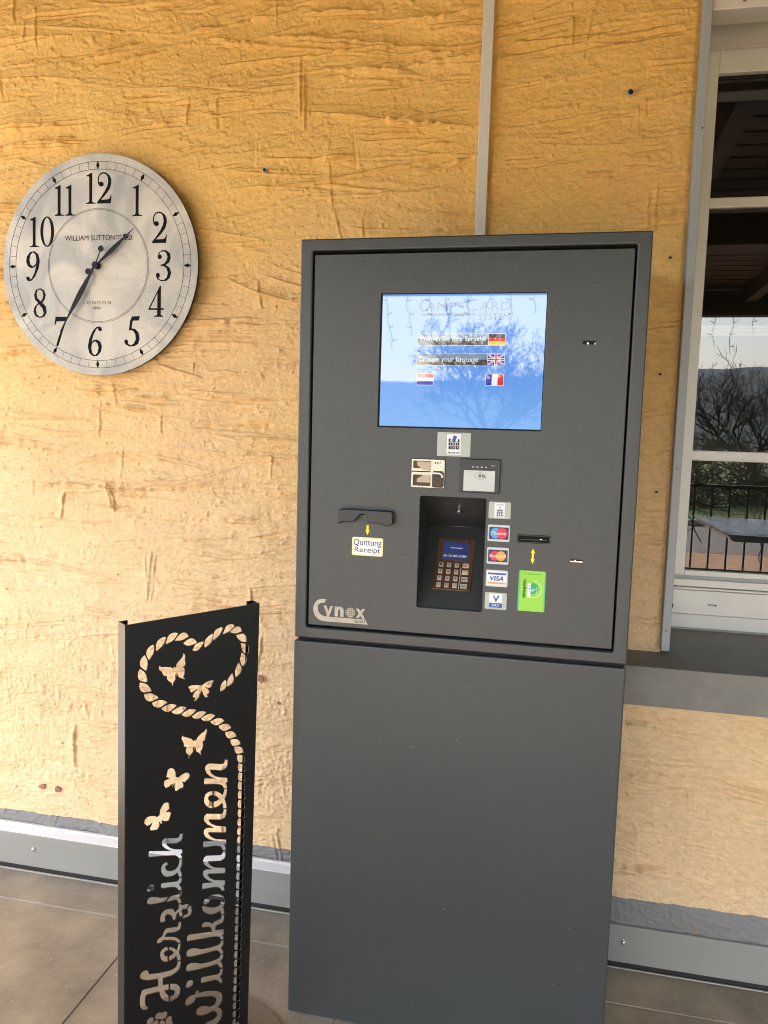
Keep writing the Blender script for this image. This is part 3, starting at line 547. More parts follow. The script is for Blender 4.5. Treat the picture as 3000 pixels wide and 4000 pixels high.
# drilled holes and chips
for x, z, y, r in ((-.5358, 2.052, .046, .0052), (.385, 2.1735, -.0015, .0068), (.4969, 1.7961, -.0005, .0022), (.4913, 1.5244, -.0005, .0022), (.4996, 1.2414, -.0005, .0022)):
    cyl("dowel_ring", (x, y-.0015, z), (0, 1, 0), r*1.25, .005, M_seal if r > .005 else M_hole, W, 14)
    cyl("drill_hole", (x, y-.0045, z), (0, 1, 0), r*.85, .0022, M_hole, W, 14)
def chip(x, z, y, a, b, ang, seed):
    rg = random.Random(seed); lp = []
    for i in range(14):
        t = i/14*6.283; k = rg.uniform(.75, 1.15); u = a*k*math.cos(t); v_ = b*k*math.sin(t)
        lp.append((x+u*math.cos(ang)-v_*math.sin(ang), z+u*math.sin(ang)+v_*math.cos(ang)))
    plate("paint_chip", [lp], WALLF(y), .004, M_chip, W)
chip(-1.2393, .2502, .044, .0125, .0075, .3, 1); chip(-1.186, .2479, .044, .009, .010, 0, 2); chip(-.530, .660, .044, .0085, .012, .4, 3); chip(-.4754, .594, .045, .005, .005, 0, 4)
# sill
def prism(name, prof, x0, x1, m, parent, smooth=False):
    n = len(prof); vs = [(x0, y, z) for y, z in prof]+[(x1, y, z) for y, z in prof]
    fs = [(i, (i+1) % n, (i+1) % n+n, i+n) for i in range(n)]+[tuple(range(n))[::-1], tuple(range(n, 2*n))]
    bm = bmesh.new(); vv = [bm.verts.new(v) for v in vs]
    for f in fs: bm.faces.new([vv[i] for i in f])
    bmesh.ops.recalc_face_normals(bm, faces=bm.faces)
    if smooth: bmesh.ops.bevel(bm, geom=[e for e in bm.edges if abs(e.verts[0].co.x-e.verts[1].co.x) > .1], offset=.008, segments=3, affect='EDGES')
    return bm_obj(name, bm, m, parent, smooth)
prism("window_sill", [(-.12, .745), (-.12, .8385), (0, .8425), (.262, .8580), (.262, .745)], .28, 2.0, M_sill, W, False)
box("sill_upstand", (.576, .222, .8545), (1.73, .232, .8632), M_board, W)
# roller shutter guide rail
gr = box("guide_rail", (.5315, -.018, .853), (.5515, .03, 2.74), M_rail, W, .0015, 1)
dome("rail_rivet", .541, .905, -.018, .0036, M_rail, gr, .5); dome("rail_rivet", .5445, .8650, -.018, .001, M_rail, gr, .5)
cyl("rail_screw", (.546, -.0185, 2.08), (0, 1, 0), .0018, .002, M_hole, gr, 10); cyl("rail_screw", (.541, -.0185, 1.30), (0, 1, 0), .0015, .002, M_hole, gr, 10)
# plastic window
XR = 1.7312   # right edge of the window
wf = box("window_frame", (0.5820, 0.2200, 1.0053), (0.6155, 0.2800, 2.3562), M_white, W, .002, 2)
box("frame_side", (1.6983, 0.2200, 1.0053), (1.7312, 0.2800, 2.3562), M_white, wf, .002, 2)
box("frame_head", (0.6155, 0.2202, 2.2998), (1.6983, 0.2800, 2.3562), M_white, wf, .002, 2)
box("frame_rail", (0.6155, 0.2202, 1.0053), (1.6983, 0.2800, 1.0201), M_white, wf, .002, 2)
box("glazing_seal", (0.6155, 0.2380, 1.0201), (1.6983, 0.2430, 1.0234), M_hole, wf)
box("glazing_seal", (0.6155, 0.2380, 2.2915), (1.6983, 0.2430, 2.2998), M_hole, wf)
for z0, z1, y0 in ((1.9716, 1.9973, .230), (1.3161, 1.3432, .230)):
    box("glazing_bar", (.6155, y0, z0), (XR-.033, .2435, z1), M_white, wf, .003, 2)
    box("glazing_bar_rib", (.6155, y0-.002, z0+.004), (XR-.033, y0+.004, z0+.0062), M_white, wf)
box("inner_bar", (0.6155, 0.2650, 1.6492), (1.6983, 0.2900, 1.6788), M_white, wf, .003, 2)
box("inner_bar", (0.6155, 0.2600, 1.6580), (1.6983, 0.2700, 1.6701), M_white, wf, .003, 2)
def glass_mat():
    m = bpy.data.materials.new("window_glass"); m.use_nodes = True; n = m.node_tree; n.nodes.clear()
    o = n.nodes.new("ShaderNodeOutputMaterial"); g = n.nodes.new("ShaderNodeBsdfGlossy"); g.inputs["Roughness"].default_value = .003
    t = n.nodes.new("ShaderNodeBsdfTransparent"); t.inputs[0].default_value = (.72, .76, .75, 1); x = n.nodes.new("ShaderNodeMixShader")
    f = n.nodes.new("ShaderNodeFresnel"); f.inputs[0].default_value = GLASS_IOR
    n.links.new(f.outputs[0], x.inputs[0]); n.links.new(t.outputs[0], x.inputs[1]); n.links.new(g.outputs[0], x.inputs[2]); n.links.new(x.outputs[0], o.inputs[0]); return m
M_glass = glass_mat()
for z0, z1 in ((1.0201, 1.3161), (1.3432, 1.9716), (1.9973, 2.2998)):
    mesh_obj("pane", [(.6130, .2415, z0-.004), (XR-.028, .2415, z0-.004), (XR-.028, .2415, z1+.004), (.6130, .2415, z1+.004)], [(0, 1, 2, 3)], M_glass, wf)
# panels under the window
pf = box("bottom_panel", (0.5820, 0.2120, 0.9012), (1.7312, 0.2500, 0.9666), M_white, W, .001, 1)
box("panel_rail", (0.5820, 0.2160, 0.9763), (1.7312, 0.2500, 0.9955), M_white, W, .001, 1)
box("panel_lip", (0.5820, 0.2080, 0.9686), (1.7312, 0.2500, 0.9746), M_white, W, .002, 2)
box("panel_groove", (0.5820, 0.2300, 0.9955), (1.7312, 0.2500, 1.0053), M_rail, W)
box("panel_foot", (0.5820, 0.2150, 0.8629), (1.7312, 0.2500, 0.8996), M_white, W, .001, 1)
box("panel_back", (0.5826, 0.2350, 0.8629), (1.7312, 0.2510, 0.9982), M_rail, W)
poly("drain_slot", [rr(0.6790, 0.9268, 0.7015, 0.9314, .0022)], WALLF(.212), M_hole, pf, .0006)
poly("drain_slot_plate", [rr(0.6796, 0.9275, 0.6977, 0.9307, .0014)], WALLF(.212), M_rail, pf, .0012)
poly("guide_hole", [circ(0.5837, 0.9215, .0105, 20, .0083)], WALLF(.212), M_hole, pf, .0006)
# roller shutter box above
box("shutter_box_face", (0.5820, .240, 2.3600), (XR, .27, 2.5217), M_white, W, .001, 1)
box("shutter_box_lip", (0.5820, .234, 2.3583), (XR, .24, 2.3726), M_white, W, .001, 1)
sb = box("shutter_box", (.5515, -.010, 2.338), (XR, .06, 2.50), M_trim, W, .002, 1)
cyl("screw_cap", (.6190, -.0105, 2.3545), (0, 1, 0), .0120, .0015, M_trim, sb, 24, bev=.0005); cyl("screw_cap_hole", (.6190, -.0115, 2.3545), (0, 1, 0), .0048, .0015, M_sill, sb, 16)
# dim room behind the glass
M_room = mat("dark_room", (.035, .028, .022), .9)
rm = []
for nme, a, b in (("room_back", (.2, 1.9, .5), (2.4, 2.0, 2.7)), ("room_side", (.2, .30, .5), (.3, 1.9, 2.7)), ("room_side", (2.3, .30, .5), (2.4, 1.9, 2.7)), ("room_floor", (.2, .30, .5), (2.4, 1.9, .6)), ("room_ceiling", (.2, .30, 2.6), (2.4, 1.9, 2.7))):
    box(nme, a, b, M_room, W)
box("window_reveal", (.50, .0305, .86), (.551, .30, 2.5), M_white, W)
box("window_reveal", (XR+.001, .0305, .86), (XR+.1, .30, 2.5), M_white, W)
box("window_lintel", (.53, .0305, 2.505), (XR+.1, .30, 2.56), M_white, W)

# ------------------------------------------------------------------ porch roof
M_wood = mat("brown_timber", srgb(66, 40, 24), .6, vary=(3, .3, (.2, 6, 6)))
M_beam = mat("dark_beam", srgb(50, 33, 21), .6, vary=(3, .3, (.3, 5, 5)))
rf = empty("porch_roof", (0, -2.5, 2.7), "dark brown timber porch roof above the terminal, mirrored in the top window panes", "roof")
def roofz(y): return 2.86+(y)*.026
bw = .16
n_b = int(5.35/bw)
for i in range(n_b+1):
    y1 = .20-bw*i; y0 = y1-bw+.006; z = roofz((y0+y1)/2)
    if i == 0: pl = box("ceiling_board", (XL0, y0, z), (XL1, y1, z+.02), M_wood, rf)
    else:
        o = pl.copy(); COL.objects.link(o); o.parent = rf; o.location = pl.location+Vector((0, -bw*i, roofz((y0+y1)/2)-roofz(.2-bw/2+.003)))
box("roof_deck", (XL0-.05, -5.3, 2.90), (XL1+.05, .4, 2.96), M_beam, rf)
for x in np.arange(XL0+.3, XL1, .95):
    vs = [(x, .1, roofz(.1)), (x+.09, .1, roofz(.1)), (x+.09, .1, roofz(.1)-.14), (x, .1, roofz(.1)-.14), (x, -5.1, roofz(-5.1)), (x+.09, -5.1, roofz(-5.1)), (x+.09, -5.1, roofz(-5.1)-.14), (x, -5.1, roofz(-5.1)-.14)]
    mesh_obj("rafter", vs, [(0, 1, 2, 3), (7, 6, 5, 4), (0, 4, 5, 1), (1, 5, 6, 2), (2, 6, 7, 3), (3, 7, 4, 0)], M_beam, rf)
box("eave_beam", (XL0, -5.0, 2.49), (XL1, -4.86, 2.70), M_beam, rf)
box("fascia", (XL0-.05, -5.33, 2.60), (XL1+.05, -5.30, 2.97), M_beam, rf)
box("brace", (1.0, -2.6, 2.52), (6, -2.46, 2.70), M_beam, rf)
for x in (-1.93, 3.2, 6.1):
    box("post", (x, -4.99, 0), (x+.13, -4.87, 2.49), M_beam, rf, .004, 1)
# icicle light string along the eave
M_cable = mat("dark_light_cable", (.05, .048, .045), .6)
ls = empty("icicle_light_string", (0, -4.84, 2.52), "thin dark icicle light string hanging along the eave, mirrored in screen and window", "light string")
vs, fs = [], []
tube([Vector((-1.9+.2*i, -4.84, 2.505+.012*math.sin(i*1.7))) for i in range(42)], .003, 4, vs, fs); mesh_obj("cable", vs, fs, M_cable, ls)
rg = random.Random(4); x = -1.85
while x < 4.5:
    vs, fs = [], []; L = rg.choice((.20, .30, .38, .48, .55)); n = int(L/.035); q = [Vector((x, -4.84, 2.50))]
    for i in range(n):
        q.append(q[-1]+Vector((rg.gauss(0, .010), rg.gauss(0, .006), -.035)))
    tube(q, .0023, 4, vs, fs)
    for i in range(2, n, 3):
        s = rg.choice((-1, 1)); tube([q[i], q[i]+Vector((s*.02, 0, -.004)), q[i]+Vector((s*.034, 0, .010))], .0028, 4, vs, fs)
    mesh_obj("light_drop", vs, fs, M_cable, ls); x += rg.uniform(.12, .19)

# ------------------------------------------------------------------ table mirrored in the window
M_tbl = mat("blue_grey_tabletop", srgb(120, 134, 152), .22, vary=(6, .08))
tb = empty("porch_table", (2.3, -3.75, 0), "blue grey square topped table mirrored in the lower window pane", "table")
bm = bmesh.new(); bmesh.ops.create_cube(bm, size=1)
for v in bm.verts:
    s = .94 if v.co.z < 0 else 1
    v.co = Vector((2.22+v.co.x*1.5*s, -3.74+v.co.y*1.3*s, .725+v.co.z*.05))
bmesh.ops.bevel(bm, geom=bm.edges[:], offset=.006, segments=2, affect='EDGES'); bm_obj("table_top", bm, M_tbl, tb)
box("pedestal", (2.15, -3.82, .04), (2.29, -3.68, .70), M_blk, tb, .01); box("foot_plate", (1.9, -4.05, 0), (2.54, -3.45, .04), M_blk, tb, .01)

# ------------------------------------------------------------------ wall clock
def marble():
    m = bpy.data.materials.new("printed_marble_dial"); m.use_nodes = True; n = m.node_tree; b = n.nodes["Principled BSDF"]; L = n.links.new
    b.inputs["Roughness"].default_value = .5; g = n.nodes.new("ShaderNodeNewGeometry")
    t0 = n.nodes.new("ShaderNodeTexNoise"); t0.inputs["Scale"].default_value = 7; t0.inputs["Detail"].default_value = 6; L(g.outputs["Position"], t0.inputs["Vector"])
    t0.inputs["Distortion"].default_value = 1.2
    r = n.nodes.new("ShaderNodeValToRGB"); r.color_ramp.elements[0].position = .36; r.color_ramp.elements[0].color = (*srgb(198, 188, 170), 1)
    r.color_ramp.elements[1].position = .64; r.color_ramp.elements[1].color = (*srgb(156, 152, 143), 1); L(t0.outputs[0], r.inputs[0])
    t1 = n.nodes.new("ShaderNodeTexNoise"); t1.inputs["Scale"].default_value = 11; t1.inputs["Detail"].default_value = 9; t1.inputs["Distortion"].default_value = 2.2; L(g.outputs["Position"], t1.inputs["Vector"])
    a = n.nodes.new("ShaderNodeMath"); a.operation = 'SUBTRACT'; a.inputs[1].default_value = .5; L(t1.outputs[0], a.inputs[0])
    ab = n.nodes.new("ShaderNodeMath"); ab.operation = 'ABSOLUTE'; L(a.outputs[0], ab.inputs[0])
    mr = n.nodes.new("ShaderNodeMapRange"); mr.inputs[1].default_value = 0; mr.inputs[2].default_value = .03; mr.inputs[3].default_value = .35; mr.inputs[4].default_value = 0; L(ab.outputs[0], mr.inputs[0])
    t2 = n.nodes.new("ShaderNodeTexNoise"); t2.inputs["Scale"].default_value = 5; L(g.outputs["Position"], t2.inputs["Vector"])
    gt = n.nodes.new("ShaderNodeMapRange"); gt.inputs[1].default_value = .45; gt.inputs[2].default_value = .62; L(t2.outputs[0], gt.inputs[0])
    mm = n.nodes.new("ShaderNodeMath"); mm.operation = 'MULTIPLY'; L(mr.outputs[0], mm.inputs[0]); L(gt.outputs[0], mm.inputs[1])
    mx = n.nodes.new("ShaderNodeMix"); mx.data_type = 'RGBA'; L(mm.outputs[0], mx.inputs[0]); L(r.outputs[0], mx.inputs[6]); mx.inputs[7].default_value = (*srgb(128, 128, 124), 1); L(mx.outputs[2], b.inputs["Base Color"])
    return m
M_ink = mat("black_print", (.006, .006, .007), .85, spec=.15); M_rim = mat("dark_dial_edge", (.018, .016, .016), .5)
CX, CZ, CR = -1.0158, 1.8066, .3010
ck = empty("wall_clock", (CX, .05, CZ), "large round wall clock with grey marbled dial and black numerals hanging on the ochre wall", "clock")
cyl("dial_edge", (CX, .0255, CZ), (0, 1, 0), CR-.0006, .0092, M_rim, ck, 128)
cyl("movement", (CX, .041, CZ), (0, 1, 0), .05, .022, M_rim, ck, 24)
dl = cyl("dial", (CX, .0203, CZ), (0, 1, 0), CR, .0012, marble(), ck, 128)
CF = Frame((CX, .0197, CZ), (math.cos(R(-.6)), 0, math.sin(R(-.6))), (-math.sin(R(-.6)), 0, math.cos(R(-.6))))
def ring(name, r, wd): poly(name, [circ(0, 0, r+wd/2, 160), circ(0, 0, r-wd/2, 160)], CF, M_ink, ck, .0003)
ring("minute_ring", .2805, .0011); ring("minute_ring", .2600, .0011); ring("inner_ring", .1555, .0008); ring("inner_ring", .1520, .0008)
for i in range(60):
    a = math.pi*2*i/60
    if i % 5 == 0: continue
    s, c = math.sin(a), math.cos(a); h = .00045
    mesh_obj("minute_mark", [CF.p(s*rr0+c*h*sg, c*rr0-s*h*sg, .0004) for rr0, sg in ((.2603, -1), (.2603, 1), (.2802, 1), (.2802, -1))], [(0, 1, 2, 3)], M_ink, ck)
for i in range(12):
    a = math.pi*2*i/12; s, c = math.sin(a), math.cos(a)
    lp = [(s*rr0+c*q, c*rr0-s*q) for rr0, q in ((.2590, 0), (.2703, .0052), (.2816, 0), (.2703, -.0052))]
    poly("hour_mark", [lp], CF, M_ink, ck, .0005)
DG = {
 '1': [[(683,265),(700,258),(735,243),(733,465),(745,478),(765,480),(765,487),(680,487),(680,480),(700,475),(708,465),(708,275),(683,272)]],
 '2': [[(783,300),(788,268),(805,245),(830,235),(862,240),(890,260),(906,290),(908,325),(895,365),(868,400),(838,432),(812,455),(875,453),(893,445),(905,415),(909,418),(903,484),(778,485),(780,470),(815,432),(850,385),(872,345),(880,310),(875,275),(858,252),(835,246),(812,252),(797,272),(793,300),(797,318),(808,310),(825,312),(838,325),(836,342),(822,350),(803,347),(788,328)]],
 '3': [[(1275,915),(1285,885),(1315,865),(1350,868),(1380,890),(1387,925),(1375,960),(1345,980),(1378,1000),(1392,1040),(1380,1080),(1350,1102),(1310,1105),(1275,1090),(1260,1060),(1266,1042),(1280,1038),(1295,1050),(1294,1070),(1282,1082),(1300,1093),(1330,1095),(1355,1075),(1364,1040),(1352,1005),(1325,988),(1300,985),(1300,978),(1330,970),(1352,945),(1360,915),(1347,885),(1322,875),(1298,882),(1288,898),(1302,900),(1312,913),(1307,930),(1292,936),(1280,930)]],
 '4': [[(1298,1150),(1307,1150),(1307,1325),(1333,1325),(1333,1338),(1307,1338),(1307,1378),(1328,1386),(1328,1393),(1250,1393),(1250,1386),(1275,1378),(1275,1338),(1198,1338),(1200,1326)],[(1214,1325),(1276,1325),(1277,1205)]],
 '5': [[(1072,1405),(1140,1403),(1130,1437),(1077,1439),(1068,1498),(1100,1503),(1128,1530),(1139,1575),(1127,1618),(1092,1638),(1050,1641),(1015,1624),(1004,1602),(1012,1588),(1028,1586),(1040,1600),(1036,1618),(1060,1630),(1085,1620),(1105,1585),(1101,1545),(1082,1518),(1058,1512),(1044,1518),(1055,1440)]],
 '6': [[(838,1512),(830,1495),(815,1488),(790,1492),(757,1525),(727,1585),(714,1645),(728,1698),(762,1722),(800,1716),(830,1682),(837,1640),(822,1605),(792,1590),(765,1595),(746,1612),(762,1555),(787,1512),(806,1498),(803,1512),(815,1524),(832,1524)],[(776,1603),(800,1620),(808,1655),(799,1692),(776,1713),(753,1696),(744,1658),(750,1622)]],
 '7': [[(458,1413),(562,1413),(560,1425),(522,1520),(492,1610),(480,1640),(468,1643),(464,1630),(480,1580),(512,1505),(540,1447),(467,1449),(456,1476),(449,1475)]],
 '8': [[(330,1186),(362,1200),(379,1240),(366,1280),(347,1300),(378,1328),(387,1375),(366,1410),(325,1421),(285,1408),(267,1370),(279,1330),(310,1303),(282,1275),(274,1238),(290,1200)],[(330,1196),(350,1212),(357,1245),(347,1275),(333,1290),(302,1262),(296,1225),(307,1202)],[(318,1312),(348,1345),(360,1380),(347,1404),(322,1411),(296,1392),(288,1355),(299,1326)]],
}
import copy
DG['0'] = [[(379+63*math.cos(t*.262), 722+120*math.sin(t*.262)) for t in range(24)], [(378+36*math.cos(t*.262), 722+110*math.sin(t*.262)) for t in range(24)]]
def norm(d):
    xs = [p[0] for p in d[0]]; ys = [p[1] for p in d[0]]; return [[((p[0]-min(xs))/(max(ys)-min(ys)), (max(ys)-p[1])/(max(ys)-min(ys))) for p in l] for l in d]
DG = {k: norm(v_) for k, v_ in DG.items()}
w6 = max(p[0] for p in DG['6'][0]); DG['9'] = [[(w6-a, 1-b) for a, b in l] for l in DG['6']]
NP = [(-1.0130, 2.0164), (-.896, 1.9808), (-.8291, 1.908), (-.8163, 1.8062), (-.8375, 1.7105), (-.91, 1.6286), (-1.0249, 1.5995), (-1.132, 1.6251), (-1.1987, 1.7046), (-1.2205, 1.8072), (-1.191, 1.9018), (-1.1186, 1.986)]
DH = .0835
for i, (nx_, nz_) in enumerate(NP):
    s = str(12 if i == 0 else i); gap = .055; wd = [max(p[0] for p in DG[c][0]) for c in s]; tot = sum(wd)+gap*(len(s)-1); x = -tot/2; loops = []
    for c, w_ in zip(s, wd):
        for l in DG[c]: loops.append([(nx_-CX+(x+a)*DH*1.0, nz_-CZ+(b-.5)*DH) for a, b in l])
        x += w_+gap
    poly("numeral", loops, CF, M_ink, ck, .0005)
text("lettering", "WILLIAM SUTTON", CF, -.1025, .0695, .0515, .0835, M_ink, ck, .0006, bold=-.005)
text("lettering", "AND", CF, .0545, .0775, .0735, .0840, M_ink, ck, .0006, bold=-.005); text("lettering", "CO.", CF, .0765, .0695, .1085, .0835, M_ink, ck, .0006, bold=-.005)
poly("lettering_rule", [rr(.0545, .0735, .0735, .0745)], CF, M_ink, ck, .0006)
text("lettering", "LONDON", CF, -.0440, -.1045, .0400, -.0955, M_ink, ck, .0006, spacing=1.6, bold=-.01); text("lettering", "1894", CF, -.0150, -.1190, .0085, -.1105, M_ink, ck, .0006, bold=-.01)
M_hand = mat("black_clock_hand", (.004, .004, .004), .6, spec=.25)
def hand(name, tip, tail, wmax, belly, n):
    t = Vector(tip); L = t.length; d = t/L; pp = Vector((-d.y, d.x)); lt = []
    for k, wdt in ((0, .0022), (.12, .0028), (belly*.6, wmax*.75), (belly, wmax), (belly+.18, wmax*.8), (.75, wmax*.30), (.86, wmax*.22), (1, .0004)):
        lt.append((k*L, wdt))
    lp = [tuple(d*a+pp*b) for a, b in lt]+[tuple(d*a-pp*b) for a, b in lt[::-1]]
    h = plate(name, [lp], CF, .0012, M_hand, ck, 0, n)
    q = Vector(tail); dd = q.normalized(); p2 = Vector((-dd.y, dd.x)); 
    plate(name+"_tail", [[tuple(p2*.0016), tuple(q+p2*.0012), tuple(q-p2*.0012), tuple(-p2*.0016)]], CF, .0012, M_hand, h, 0, n-.0003)
    plate(name+"_ball", [circ(q.x, q.y, .0085, 20)], CF, .0012, M_hand, h, 0, n+.0002)
hand("hour_hand", (.1150, .0985), (-.0245, -.0165), .0062, .42, .010)
hand("minute_hand", (-.1110, -.1850), (.0175, .0440), .0080, .40, .014)
plate("hub", [circ(0, 0, .0095, 24)], CF, .016, M_hand, ck, .001, .016)
# ball on the hour hand
hb = plate("hour_hand_spade", [circ(.0895, .0770, .0068, 18)], CF, .0012, M_hand, ck, 0, .0108)

# ------------------------------------------------------------------ payment terminal
M_an = mat("anthracite_powder_coat", KIOSKCOL, .34, spec=.5, bump=(650, .6, .0006), vary=(420, .14))
M_anl = mat("anthracite_cabinet", KIOSKCOL, .40, spec=.5, bump=(650, .45, .0005), vary=(2.2, .09))
kx0, kx1 = -.3000, .4160; KY = -.350
kk = empty("payment_terminal", ((kx0+kx1)/2, -.175, 0), "tall anthracite metal camping payment terminal with touch screen standing against the wall", "payment terminal")
box("lower_cabinet", (kx0-.0008, KY-.0005, 0), (kx1-.0008, -.01, .8968), M_anl, kk, .0035, 3)
F0 = WALLF(KY)
def kw(y): return WALLF(y)
plate("upper_frame", [rr(kx0, .9040, kx1, 1.7708, .003), rr(-.2735, .9290, .3885, 1.7458, .004)], F0, .050, M_an, kk, .0032)
box("upper_body", (kx0+.0015, -.3005, .9055), (kx1-.0015, -.01, 1.7693), M_anl, kk, .003, 2)
box("rear_seam", (kx0+.006, KY+.012, .896), (kx1-.006, -.02, .906), M_hole, kk)
DY = KY+.0025
rec = rr(-.0252, .9924, .1155, 1.2335, .004); scr = rr(-.1226, 1.3780, .2205, 1.6560, .002)
dr = plate("door", [rr(-.2690, .9345, .3845, 1.7383, .0025), rec, scr, rr(.1830, 1.1462, .2497, 1.1620, .0005)], kw(DY), .030, M_an, kk, .0012)
box("door_gap", (-.2733, -.325, .9292), (-.2700, -.302, 1.7456), M_hole, kk)
# the body needs an opening for the recess: lining of the keypad recess
def quad(name, pts, m, parent): return mesh_obj(name, pts, [(0, 1, 2, 3)], m, parent)
bpy.data.objects.remove(bpy.data.objects["upper_body"])
ub = plate("upper_body", [rr(kx0+.0015, .9055, kx1-.0015, 1.7693, .003), rr(-.0256, .9920, .1159, 1.2339)], kw(-.3005), .290, M_anl, kk, .0)
y0, yc = -.333, -.205
xa, xb, zb, zc, zt = -.0250, .1153, .9928, 1.1555, 1.2331
M_rec = mat("recess_lining", KIOSKCOL, .36, bump=(900, .2, .0003))
rl_ = quad("recess_lower_slope", [(xa, y0-.008, zb), (xb, y0-.008, zb), (xb, yc, zc), (xa, yc, zc)], M_rec, kk)
ru = quad("recess_upper_slope", [(xa, yc, zc), (xb, yc, zc), (xb, y0, zt), (xa, y0, zt)], M_rec, kk)
mesh_obj("recess_side", [(xa, y0-.008, zb), (xa, yc, zc), (xa, y0, zt)], [(0, 1, 2)], M_rec, kk); mesh_obj("recess_side", [(xb, y0-.008, zb), (xb, y0, zt), (xb, yc, zc)], [(0, 1, 2)], M_rec, kk)
vs, fs = [], []; tube([(xa, yc+.0005, zc), (xb, yc+.0005, zc)], .0026, 12, vs, fs); mesh_obj("recess_fold", vs, fs, M_rec, kk, True)
UF = Frame((0, y0, zt), (1, 0, 0), (0, -(yc-y0), zt-zc))
plate("lock_bolt", [circ(.0525, -.058, .0052, 20)], UF, .010, M_steel, kk, .001, .009); plate("lock_bolt_hole", [circ(.0525, -.058, .0022, 6)], UF, .001, M_hole, kk, 0, .0094)
# touch screen
def glow(name, c, s=1.0): return mat(name, srgb(*c), .02, spec=.5, emit=s/EX, ior=SCREEN_IOR)
def screen_mat():
    m = glow("touch_screen_blue", (112, 166, 236)); n = m.node_tree; b = n.nodes["Principled BSDF"]
    g = n.nodes.new("ShaderNodeNewGeometry"); sp = n.nodes.new("ShaderNodeSeparateXYZ"); n.links.new(g.outputs["Position"], sp.inputs[0])
    mr = n.nodes.new("ShaderNodeMapRange"); mr.inputs[1].default_value = 1.38; mr.inputs[2].default_value = 1.52; n.links.new(sp.outputs[2], mr.inputs[0])
    r = n.nodes.new("ShaderNodeValToRGB"); r.color_ramp.elements[0].color = (*srgb(122, 176, 240), 1); r.color_ramp.elements[1].color = (*srgb(92, 146, 226), 1)
    n.links.new(mr.outputs[0], r.inputs[0]); n.links.new(r.outputs[0], b.inputs["Emission Color"]); return m
box("screen_bezel", (-.1224, DY+.0022, 1.3782), (.2203, DY+.02, 1.6558), M_hole, kk)
SF = kw(DY+.0018)
sc_ = plate("touch_screen", [rr(-.1190, 1.3805, .2192, 1.6544, .001)], SF, .004, screen_mat(), kk)
def ui(nm, lp, m, n=.0004): return poly(nm, lp, SF, m, sc_, n)
def box2(t): return rr(t[0], t[1], t[2], t[3])
G_t = glow("ui_title_grey", (52, 86, 134)); G_t2 = glow("ui_title_sand", (50, 50, 44)); G_bar = glow("ui_bar_grey", (66, 68, 62)); G_w = glow("ui_white", (236, 240, 246)); G_k = glow("ui_black", (24, 24, 30))
G_r = glow("ui_red", (214, 52, 52)); G_y = glow("ui_yellow", (236, 206, 60)); G_b = glow("ui_blue", (46, 54, 168)); G_bt = glow("ui_bar_top", (122, 142, 168)); G_o = glow("ui_red_flag", (226, 92, 84))
text("title", "C", SF, -.0405, 1.619, -.0210, 1.6445, G_t, sc_, .0006, shear=.15); text("title", "AMP", SF, -.0265, 1.621, .0370, 1.6385, G_t, sc_, .0006)
text("title", "-", SF, .0420, 1.6275, .0520, 1.6315, G_t, sc_, .0006); text("title", "C", SF, .0560, 1.619, .0790, 1.6445, G_t, sc_, .0006); text("title", "ARD", SF, .0850, 1.621, .1482, 1.6385, G_t, sc_, .0006)
text("title", "SYSTEM", SF, .0830, 1.6020, .1471, 1.6150, G_t2, sc_, .0006, shear=.1); ui("title_swoosh", [rr(-.0345, 1.6105, .0780, 1.6150, .002)], G_t)
for t, s, tt in (((-.0424, 1.5498, .1400, 1.5750), "Wählen Sie Ihre Sprache", (-.0381, 1.5565, .1005, 1.5685)), ((-.0421, 1.5082, .1400, 1.5340), "Choose your language", (-.0380, 1.5130, .0862, 1.5265))):
    ui("menu_bar", [box2((t[0], t[1], t[2], t[3]))], G_w, .0003); ui("menu_bar", [box2((t[0]+.0006, t[1]+.0006, t[2]-.0006, (t[1]+t[3])/2))], G_bar, .0005); ui("menu_bar", [box2((t[0]+.0006, (t[1]+t[3])/2, t[2]-.0006, t[3]-.0006))], G_bt, .0005)
    text("menu_text", s, SF, *tt, G_w, sc_, .0009)
def flag(t, mats, vert):
    f = ui("flag", [box2((t[0]-.0008, t[1]-.0008, t[2]+.0008, t[3]+.0008))], G_w, .0007)
    for i, m in enumerate(mats):
        if vert: b = (t[0]+(t[2]-t[0])*i/3, t[1], t[0]+(t[2]-t[0])*(i+1)/3, t[3])
        else: b = (t[0], t[3]-(t[3]-t[1])*(i+1)/3, t[2], t[3]-(t[3]-t[1])*i/3)
        poly("flag_stripe", [box2(b)], SF, m, f, .0010)
flag((.1057, 1.5514, .1395, 1.5730), (G_k, G_r, G_y), False)
flag((-.0415, 1.4680, -.0062, 1.4905), (G_o, G_w, G_b), False); flag((.1038, 1.4689, .1395, 1.4915), (G_b, G_w, G_r), True)
uk = (.1056, 1.5108, .1395, 1.5320); f_ = ui("flag", [box2((uk[0]-.0008, uk[1]-.0008, uk[2]+.0008, uk[3]+.0008))], G_w, .0007)
poly("flag_field", [box2(uk)], SF, G_b, f_, .0009)
cx_, cz_ = (uk[0]+uk[2])/2, (uk[1]+uk[3])/2
def diag(sg, wd, m, n):
    a = Vector((uk[0], uk[1] if sg > 0 else uk[3])); b = Vector((uk[2], uk[3] if sg > 0 else uk[1])); d = (b-a).normalized(); a += d*.0018; b -= d*.0018; p = Vector((-d.y, d.x))*wd
    poly("flag_cross", [[tuple(a+p), tuple(a-p), tuple(b-p), tuple(b+p)]], SF, m, f_, n)
for sg in (1, -1): diag(sg, .0017, G_w, .0011+.0001*(sg > 0)); diag(sg, .0006, G_r, .0014+.0001*(sg > 0))
